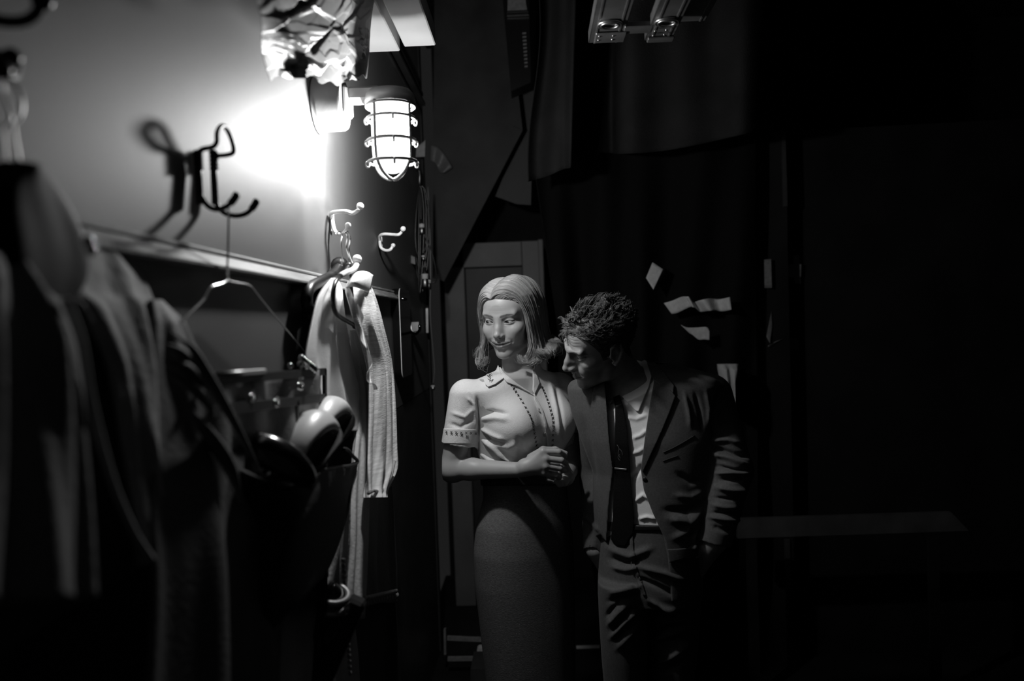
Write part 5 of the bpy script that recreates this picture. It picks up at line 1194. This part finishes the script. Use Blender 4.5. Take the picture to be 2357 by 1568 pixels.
for G in (gR, gL, gF, gFL):
    S, lines = hair_sheet(G, 3400 if len(G) > 4 else 800, rgh)
    V, Q = strands(hw['to'](S.reshape(-1, 3)).reshape(S.shape), 0.00055); tn = np.repeat(rgh.uniform(0.65, 1.2, len(S)), S.shape[1]*3)
    hp_.append((V, Q, tn))
    if len(G) < 5: continue
    cen = np.array([0, 10, 20.0]); L = lines[:, :23]; o = L-cen; o /= np.linalg.norm(o, axis=2)[..., None]
    A = hw['to']((L-o*7).reshape(-1, 3)).reshape(L.shape); B = hw['to']((L-o*4.0).reshape(-1, 3)).reshape(L.shape); m = MB().grid(A, B-A)
    hp_.append((np.array(m.v), np.array(m.f), 0.55))
V, Q, T = join(hp_); obj('hair', V, Q, M_blond, woman, True, None, T)

# ------------------------------------------------------------------ the man
YM = 2.24
Mp = lambda px, py, dy=0.0: P(px, py, YM+dy)
yawM = -16
_c = np.array([0.188, 2.30, 1.484]); YH = 2.16; Hm = CAM+(_c-CAM)*(YH/2.30); Rm_ = rot(74, 18, 22)
hm = head(Hm, 1.07*YH/2.30, Rm_, True, Mp(1462, 905, 0.03), (56, 58), 0)
man = thing('person', 'man in a dark suit and tie stooping forward with hands in his trouser pockets', 'person', (Mp(1490, 1300)[0], YM, 0))
nb = Mp(1462, 905, 0.03)
mrow = [(838, 1462, 1548, .055), (856, 1385, 1610, .085), (872, 1316, 1640, .105), (890, 1307, 1652, .112), (945, 1317, 1660, .118), (1008, 1339, 1658, .124), (1085, 1366, 1646, .118), (1160, 1368, 1630, .116), (1220, 1372, 1622, .116), (1280, 1385, 1615, .12), (1352, 1395, 1608, .125)]
tor = Vol(Mp(1300, 1330, -0.2), Mp(1690, 825, 0.22), 0.005)
loft(tor, [rowpx(a, b+16, c-16, YM, d-0.03, yawM) for a, b, c, d in mrow[:10]]); tor.cone(nb, nb*0.6+Hm*0.4, 0.058, 0.056, 0.02)
s1, e1, w1 = Mp(1366, 905, 0.06), Mp(1374, 1085, 0.14), Mp(1374, 1264, 0.035)
s2, e2, w2 = Mp(1636, 912, -0.01), Mp(1686, 1082, -0.09), Mp(1646, 1246, -0.10)
ha = Vol(np.array([Mp(1310, 1200)[0], YM-0.2, Mp(1300, 1330)[2]]), np.array([Mp(1700, 1200)[0], YM+0.1, Mp(1300, 1160)[2]]), 0.002)
for wr, kc, dx in ((w1, Mp(1402, 1320, 0.05), 1), (w2, Mp(1606, 1305, -0.05), -1)):
    kn = [kc+np.array([dx*0.006*(i-1.5), -0.004*abs(i-1.5), 0.013*(1.5-i)*0.6])+np.array([dx*(i-1.5)*-0.012, 0, 0]) for i in range(4)]
    d = (kc-wr); d /= np.linalg.norm(d); fg = [[k+d*0.035, k+d*0.055+np.array([0, .01, 0])] for k in kn]
    fa = (wr-(e1 if dx > 0 else e2)); fa /= np.linalg.norm(fa); ha.cone(wr-fa*0.045, wr, 0.027, 0.026, 0.01); hand(ha, wr, kn, fg, 0.025, 0.0095, [wr+d*0.03+np.array([dx*0.02, -0.01, 0.005]), wr+d*0.06+np.array([dx*0.034, -0.016, 0.008]), wr+d*0.085+np.array([dx*0.036, -0.016, 0])])
parts = [(hm['V'], orient(hm['V'], hm['Q']), None)]
# scalp shading under the hair
x, y, z = hm['loc'].T
hz = np.interp(y, [-100, -74, -58, -44, -30, -25, 2, 8, 30, 60, 110], [68, 62, 52, 32, 8, -18, -20, 16, 6, -50, -55])
inh = (z > hz) & ~((np.abs(x) > 72) & (y > -12) & (y < 30) & (z < 24)); tn = hm['tone']*np.where(inh, 0.18, 1.0)
parts = [(hm['V'], orient(hm['V'], hm['Q']), tn)]
for vl in (tor, ha):
    V, Q = vl.mesh(1); parts.append((V, orient(V, Q), 1.0))
V, Q, T = join(parts); obj('body', V, Q, M_skin2, man, True, None, T)
eyes(hm, man, 8, -22)
# hair: short wavy locks over the scalp
M_dark = mat('dark_wavy_hair', 0.07, 0.36, spec=0.6, tone=True)
ok = np.where(inh & (z > hz+1))[0]; rgm = np.random.default_rng(5)
rt = rgm.choice(ok, 5200); p0 = hm['loc'][rt]; n0 = hm['N'][rt]; px_, py_, pz_ = p0.T
top = np.clip((pz_-30)/50, 0, 1); Ln = (12+26*top)*rgm.uniform(0.7, 1.25, len(rt))
cell = nz(px_, py_, pz_, f=0.09, seed=8); cell2 = nz(px_, py_, pz_, f=0.085, seed=21)
dirv = np.stack([cell*0.9-0.2*np.sign(px_), 0.9+0*cell, -0.35+0.35*cell2], 1); fr_ = np.clip((-py_-45)/30, 0, 1)*top
dirv += np.stack([0.6*cell2, -1.25*np.ones(len(rt)), 0.4*np.ones(len(rt))], 1)*fr_[:, None]
dirv -= n0*(dirv*n0).sum(1)[:, None]; dirv /= np.linalg.norm(dirv, axis=1)[:, None]+1e-6; side = np.cross(n0, dirv)
m_ = 12; s = np.linspace(0, 1, m_)[None, :]
lift = (2.0+15*top)[:, None]*np.sin(np.clip(s*1.3, 0, 1)*1.9)*(0.75+0.3*cell2[:, None])*rgm.uniform(0.55, 1.1, (len(rt), 1))
ph = (cell*6)[:, None]+s*7.5; wv = (2.2+3.2*top)[:, None]*np.sin(ph)*s; wv2 = (1.5+2.5*top)[:, None]*np.cos(ph)*s
S = p0[:, None, :]+dirv[:, None, :]*(Ln[:, None]*s)[..., None]+n0[:, None, :]*(lift+wv2)[..., None]+side[:, None, :]*wv[..., None]
NG = 380; gd = S[:NG]; gp = p0[:NG]; near = np.argmin(((p0[:, None, :]-gp[None, :, :])**2).sum(2), 1)
rel = gd[near]-gp[near][:, None, :]; off = (p0-gp[near])[:, None, :]; curl = np.sin(s*3.0*math.pi+near[:, None]*1.7)*s*(1.2+3.2*top[:, None])
C2 = p0[:, None, :]+rel*rgm.uniform(0.8, 1.15, (len(rt), 1, 1))-off*0.75*s[..., None]**0.8+side[near][:, None, :]*curl[..., None]
S = np.where((np.arange(len(rt)) % 7 > 0)[:, None, None], C2, S)
V, Q = strands(hm['to'](S.reshape(-1, 3)).reshape(S.shape), 0.0007); obj('hair', V, Q, M_dark, man, True, None, np.repeat(rgm.uniform(0.5, 1.8, len(rt)), m_*3))
# shirt
M_shirt = mat('white_shirt', 0.88, 0.8, spec=0.2, bump=0.06, scale=300)
sh = Vol(Mp(1320, 1290, -0.2), Mp(1690, 800, 0.2), 0.003)
loft(sh, [rowpx(a, b+10, c-10, YM, d-0.014, yawM) for a, b, c, d in mrow[:10]])
hb = hm['to']((0, 30, -80)); sh.cone(nb+[0, 0, -0.05], nb*0.45+hb*0.55, 0.074, 0.066, 0.02)
axn = (hb-nb)/np.linalg.norm(hb-nb); ce = nb*0.45+hb*0.55
sh.put(ce-0.1, ce+0.1, lambda X, Y, Z: -((X-ce[0])*axn[0]+(Y-ce[1])*axn[1]+(Z-ce[2])*axn[2]), 0.0, '-')
sf = [([(1455, 1010), (1475, 1002), (1490, 990)], 5, 0.004), ([(1450, 1045), (1470, 1040), (1485, 1030)], 5, 0.004), ([(1455, 1100), (1470, 1085), (1480, 1070)], 6, -0.006), ([(1460, 1155), (1480, 1140), (1500, 1150)], 5, 0.006), ([(1470, 1195), (1490, 1190), (1510, 1195)], 4, 0.006), ([(1440, 960), (1465, 965), (1490, 955)], 5, 0.003)]
V, Q = sh.mesh(1); Q = orient(V, Q); V = fold(V, Q, sf); shirt = obj('shirt', V, Q, M_shirt, man); SS = Surf(V, Q)
ys = YM-0.25, YM-0.01
decal(sh, [(1474, 806), (1492, 838), (1500, 866), (1494, 890), (1470, 948), (1463, 946), (1440, 922), (1424, 905), (1440, 880), (1462, 846)], YM, *ys, 0.0045, 0.002, 'collar', M_shirt, shirt)
decal(sh, [(1398, 888), (1412, 892), (1418, 900), (1412, 918), (1402, 936), (1396, 920)], YM, *ys, 0.0045, 0.002, 'collar', M_shirt, shirt)
M_tie = mat('dark_silk', 0.005, 0.5, spec=0.2, bump=0.1, scale=300)
tie = decal(sh, [(1402, 892), (1422, 892), (1426, 908), (1434, 935), (1444, 985), (1449, 1050), (1453, 1120), (1460, 1190), (1458, 1225), (1432, 1270), (1406, 1242), (1410, 1190), (1413, 1110), (1414, 1040), (1416, 970), (1416, 935), (1410, 912)], YM, *ys, 0.0075, 0.004, 'necktie', M_tie, man)
mt = MB(); a, n1 = SS.at(1415, 1075); b_, n2 = SS.at(1447, 1078); n_ = (n1+n2)/2; A = b_-a; L_ = np.linalg.norm(A); A /= L_; C2 = np.cross(n_, A)
mt.obox((a+b_)/2+n_*0.0135, np.stack([A, C2, n_]), (L_/2, 0.0024, 0.0012), 0.0006); mt.build('tie_bar', M_alu, tie, smooth=False)
mt = MB()
for pl in ([(1424, 1022), (1429, 1030), (1427, 1042), (1433, 1054)], [(1428, 1030), (1434, 1036), (1437, 1046)], [(1430, 1044), (1426, 1050), (1431, 1058)]):
    pts = []
    for q in pl: p, n = SS.at(*q); pts.append(p+n*0.0125)
    mt.tube(spline(pts, 10), 0.0007, 5)
mt.build('emblem', MATS['dim_tape'], tie)
# jacket
M_suit = mat('dark_wool_suit', 0.088, 0.85, spec=0.2, bump=0.08, scale=330, var=0.15, vscale=200, sheen=0.05)
jk = Vol(np.array([Mp(1285, 1200)[0], YM-0.24, Mp(1300, 1362)[2]]), np.array([Mp(1760, 1200)[0], YM+0.25, Mp(1500, 815)[2]]), 0.003)
jk.chain([s1, e1, w1], [0.050, 0.047, 0.040], 0.012)
jk.cone(s2, e2, 0.060, 0.053, 0.03); jk.cone(e2, w2, 0.054, 0.043, 0.012)
for w_, e_ in ((w1, e1), (w2, e2)):
    d = (w_-e_)/np.linalg.norm(w_-e_); jk.put(w_-0.06, w_+0.06, cut_cone(w_-d*0.005, w_+d*0.1, 0.07, 0.07, -d, w_+d*0.004), 0.0, '-'); jk.cone(w_-d*0.03, w_+d*0.03, 0.035, 0.036, 0, '-')
loft(jk, [rowpx(a, b, c, YM, d, yawM) for a, b, c, d in mrow], 0.022)
front = [(1386, 850), (1396, 892), (1400, 950), (1404, 1020), (1412, 1085), (1402, 1160), (1397, 1240), (1397, 1420), (1548, 1420), (1538, 1290), (1528, 1236), (1502, 1180), (1482, 1128), (1475, 1082), (1484, 1010), (1496, 930), (1505, 880), (1492, 838), (1474, 800)]
carve(jk, front, YM, YM-0.3, YM+0.02, 0.003)
carve(jk, [(1384, 1232), (1397, 1250), (1400, 1500), (1300, 1500), (1300, 1262)], YM, YM-0.3, YM+0.0, 0.003)
carve(jk, [(1380, 780), (1390, 860), (1505, 876), (1494, 840), (1478, 806), (1470, 780)], YM, YM-0.3, YM+0.07, 0.003)
jf = []
for (pl, wd, hh) in [([(1641, 1014), (1675, 1014), (1702, 1022)], 5, 0.008), ([(1645, 1030), (1690, 1045), (1725, 1052)], 5, -0.010), ([(1638, 1044), (1680, 1056), (1724, 1074)], 6, 0.011), ([(1650, 1072), (1690, 1082), (1725, 1083)], 4, -0.010), ([(1648, 1090), (1690, 1088), (1726, 1090)], 4, 0.009), ([(1655, 1104), (1690, 1106), (1722, 1102)], 5, -0.011), ([(1650, 1122), (1685, 1128), (1722, 1128)], 7, 0.012), ([(1645, 1146), (1680, 1150), (1712, 1148)], 4, -0.008), ([(1640, 1162), (1670, 1168), (1700, 1168)], 6, 0.008), ([(1640, 1180), (1670, 1182), (1706, 1184)], 4, -0.009), ([(1632, 1190), (1670, 1196), (1708, 1198)], 5, 0.009), ([(1640, 1212), (1660, 1220), (1685, 1225)], 6, -0.006), ([(1655, 900), (1645, 950), (1640, 1010)], 5, -0.006), ([(1575, 905), (1585, 945), (1590, 985)], 5, 0.005), ([(1600, 905), (1612, 950), (1615, 990)], 5, -0.005), ([(1625, 900), (1632, 940), (1630, 980)], 5, 0.005),
                     ([(1530, 1175), (1580, 1178), (1615, 1155)], 8, -0.008), ([(1540, 1195), (1585, 1200), (1620, 1165)], 9, 0.010), ([(1550, 1240), (1580, 1225), (1610, 1180)], 8, 0.008), ([(1600, 1270), (1595, 1240), (1608, 1210)], 8, 0.010), ([(1340, 960), (1360, 1040), (1372, 1120)], 8, -0.005), ([(1345, 1188), (1365, 1205), (1380, 1225)], 5, 0.006), ([(1560, 1090), (1590, 1110), (1615, 1105)], 7, -0.006), ([(1555, 1140), (1590, 1145), (1620, 1130)], 7, 0.006)]: jf.append((pl, wd, hh))
V, Q = jk.mesh(1); Q = orient(V, Q); V = fold(V, Q, jf); jacket = obj('jacket', V, Q, M_suit, man); SJ = Surf(V, Q)
decal(jk, [(1500, 905), (1512, 880), (1540, 893), (1555, 912), (1542, 950), (1516, 1010), (1480, 1088), (1475, 1082), (1484, 1010), (1496, 930)], YM, *ys, 0.0035, 0.002, 'lapel', M_suit, jacket, folds=jf)
decal(jk, [(1478, 806), (1500, 826), (1530, 858), (1552, 888), (1550, 906), (1540, 896), (1513, 884), (1500, 868), (1490, 838)], YM, *ys, 0.0035, 0.002, 'collar', M_suit, jacket, folds=jf)
decal(jk, [(1376, 870), (1392, 880), (1397, 940), (1402, 1010), (1411, 1084), (1392, 1050), (1372, 985), (1360, 935), (1364, 905)], YM, *ys, 0.0035, 0.002, 'lapel', M_suit, jacket, folds=jf)
m = MB()
for pl in ([(1526, 1042), (1550, 1031), (1575, 1017), (1598, 1003)], [(1526, 1062), (1540, 1056), (1560, 1049)]):
    pts = []
    for q in pl: p, n = SJ.at(*q); pts.append(p+n*0.0008)
    m.tube(spline(pts, 20), 0.0013, 6)
m.build('breast_pocket', mat('pocket_seam', 0.02, 0.8), jacket)
decal(jk, [(1536, 1262), (1606, 1250), (1610, 1280), (1540, 1296)], YM, *ys, 0.003, 0.0018, 'pocket_flap', M_suit, jacket, folds=jf)
p, n = SJ.at(1484, 1104); MB().lathe(p, n, [(0, 0), (0.0055, 0), (0.006, 0.001), (0.0055, 0.002), (0, 0.0016)], 20).build('button', M_rubber, jacket)
# trousers
tr = Vol(np.array([Mp(1340, 1300)[0], YM-0.2, 0.0]), np.array([Mp(1650, 1300)[0], YM+0.2, Mp(1400, 1190)[2]]), 0.004)
R2 = lambda py, l, r, b, dy=0.0: rowpx(py, l, r, YM+dy, b, yawM)
loft(tr, [R2(1192, 1392, 1606, .105), R2(1250, 1384, 1610, .112), R2(1300, 1380, 1612, .118), R2(1345, 1378, 1612, .12), R2(1372, 1378, 1612, .115)], 0.0)
for rows_, dy in (([(1330, 1376, 1494, .10), (1400, 1378, 1490, .092), (1500, 1384, 1489, .086), (1568, 1390, 1488, .08), (1700, 1400, 1480, .07), (1900, 1400, 1480, .065)], -0.03), ([(1330, 1494, 1614, .10), (1400, 1494, 1613, .092), (1500, 1499, 1607, .086), (1568, 1502, 1598, .08), (1700, 1505, 1588, .07), (1900, 1505, 1585, .065)], 0.0)):
    loft(tr, [R2(a, b, c, d, dy) for a, b, c, d in rows_], 0.012)
tf = [([(1400, 1262), (1450, 1282), (1500, 1262)], 8, 0.009), ([(1402, 1285), (1440, 1296), (1470, 1290)], 6, -0.008), ([(1408, 1305), (1440, 1312), (1466, 1308)], 6, 0.008), ([(1470, 1305), (1530, 1320), (1578, 1338)], 7, 0.010), ([(1465, 1330), (1510, 1348), (1560, 1375)], 6, -0.008), ([(1405, 1365), (1440, 1358), (1462, 1350)], 6, 0.008), ([(1400, 1385), (1440, 1378), (1470, 1366)], 6, -0.008),
      ([(1495, 1382), (1530, 1400), (1560, 1408)], 5, 0.009), ([(1497, 1395), (1520, 1412), (1560, 1425)], 5, -0.010), ([(1520, 1398), (1545, 1408), (1575, 1410)], 4, 0.007), ([(1500, 1412), (1530, 1430), (1590, 1425)], 7, 0.010), ([(1498, 1462), (1540, 1445), (1580, 1428)], 6, -0.010), ([(1500, 1475), (1540, 1462), (1585, 1445)], 7, 0.008), ([(1512, 1530), (1550, 1510), (1590, 1480)], 8, 0.010), ([(1515, 1555), (1550, 1535), (1585, 1515)], 6, -0.008), ([(1400, 1440), (1420, 1415), (1440, 1395)], 6, 0.009), ([(1405, 1470), (1440, 1430), (1465, 1408)], 6, 0.009), ([(1410, 1455), (1435, 1422), (1455, 1402)], 4, -0.008), ([(1420, 1495), (1450, 1462), (1476, 1430)], 7, 0.008), ([(1395, 1420), (1412, 1400), (1430, 1385)], 5, -0.007)]
V, Q = tr.mesh(1); Q = orient(V, Q); V = fold(V, Q, tf); trou = obj('trousers', V, Q, M_suit, man)
decal(tr, [(1370, 1196), (1630, 1196), (1630, 1222), (1370, 1222)], YM, YM-0.22, YM+0.22, 0.003, 0.0025, 'belt', M_rubber, trou)
decal(tr, [(1448, 1225), (1456, 1225), (1462, 1300), (1480, 1345), (1488, 1372), (1480, 1372), (1468, 1345), (1452, 1300)], YM, YM-0.22, YM, 0.0025, 0.0018, 'fly', M_suit, trou, folds=tf)
for px, dy in ((1440, -0.03), (1546, 0.0)):
    c = Mp(px, 1568, dy); v = Vol((c[0]-0.12, c[1]-0.26, 0.0), (c[0]+0.12, c[1]+0.1, 0.12), 0.005)
    v.chain([(c[0], c[1]+0.02, 0.05), (c[0]-0.03, c[1]-0.17, 0.04)], [0.045, 0.042], 0.02); v.put((c[0]-.2, c[1]-.3, -.01), (c[0]+.2, c[1]+.2, .0), lambda X, Y, Z: 0.004-Z+0*X+0*Y, 0, '-')
    V, Q = v.mesh(1); obj('shoe', V, orient(V, Q), M_gloss, man)
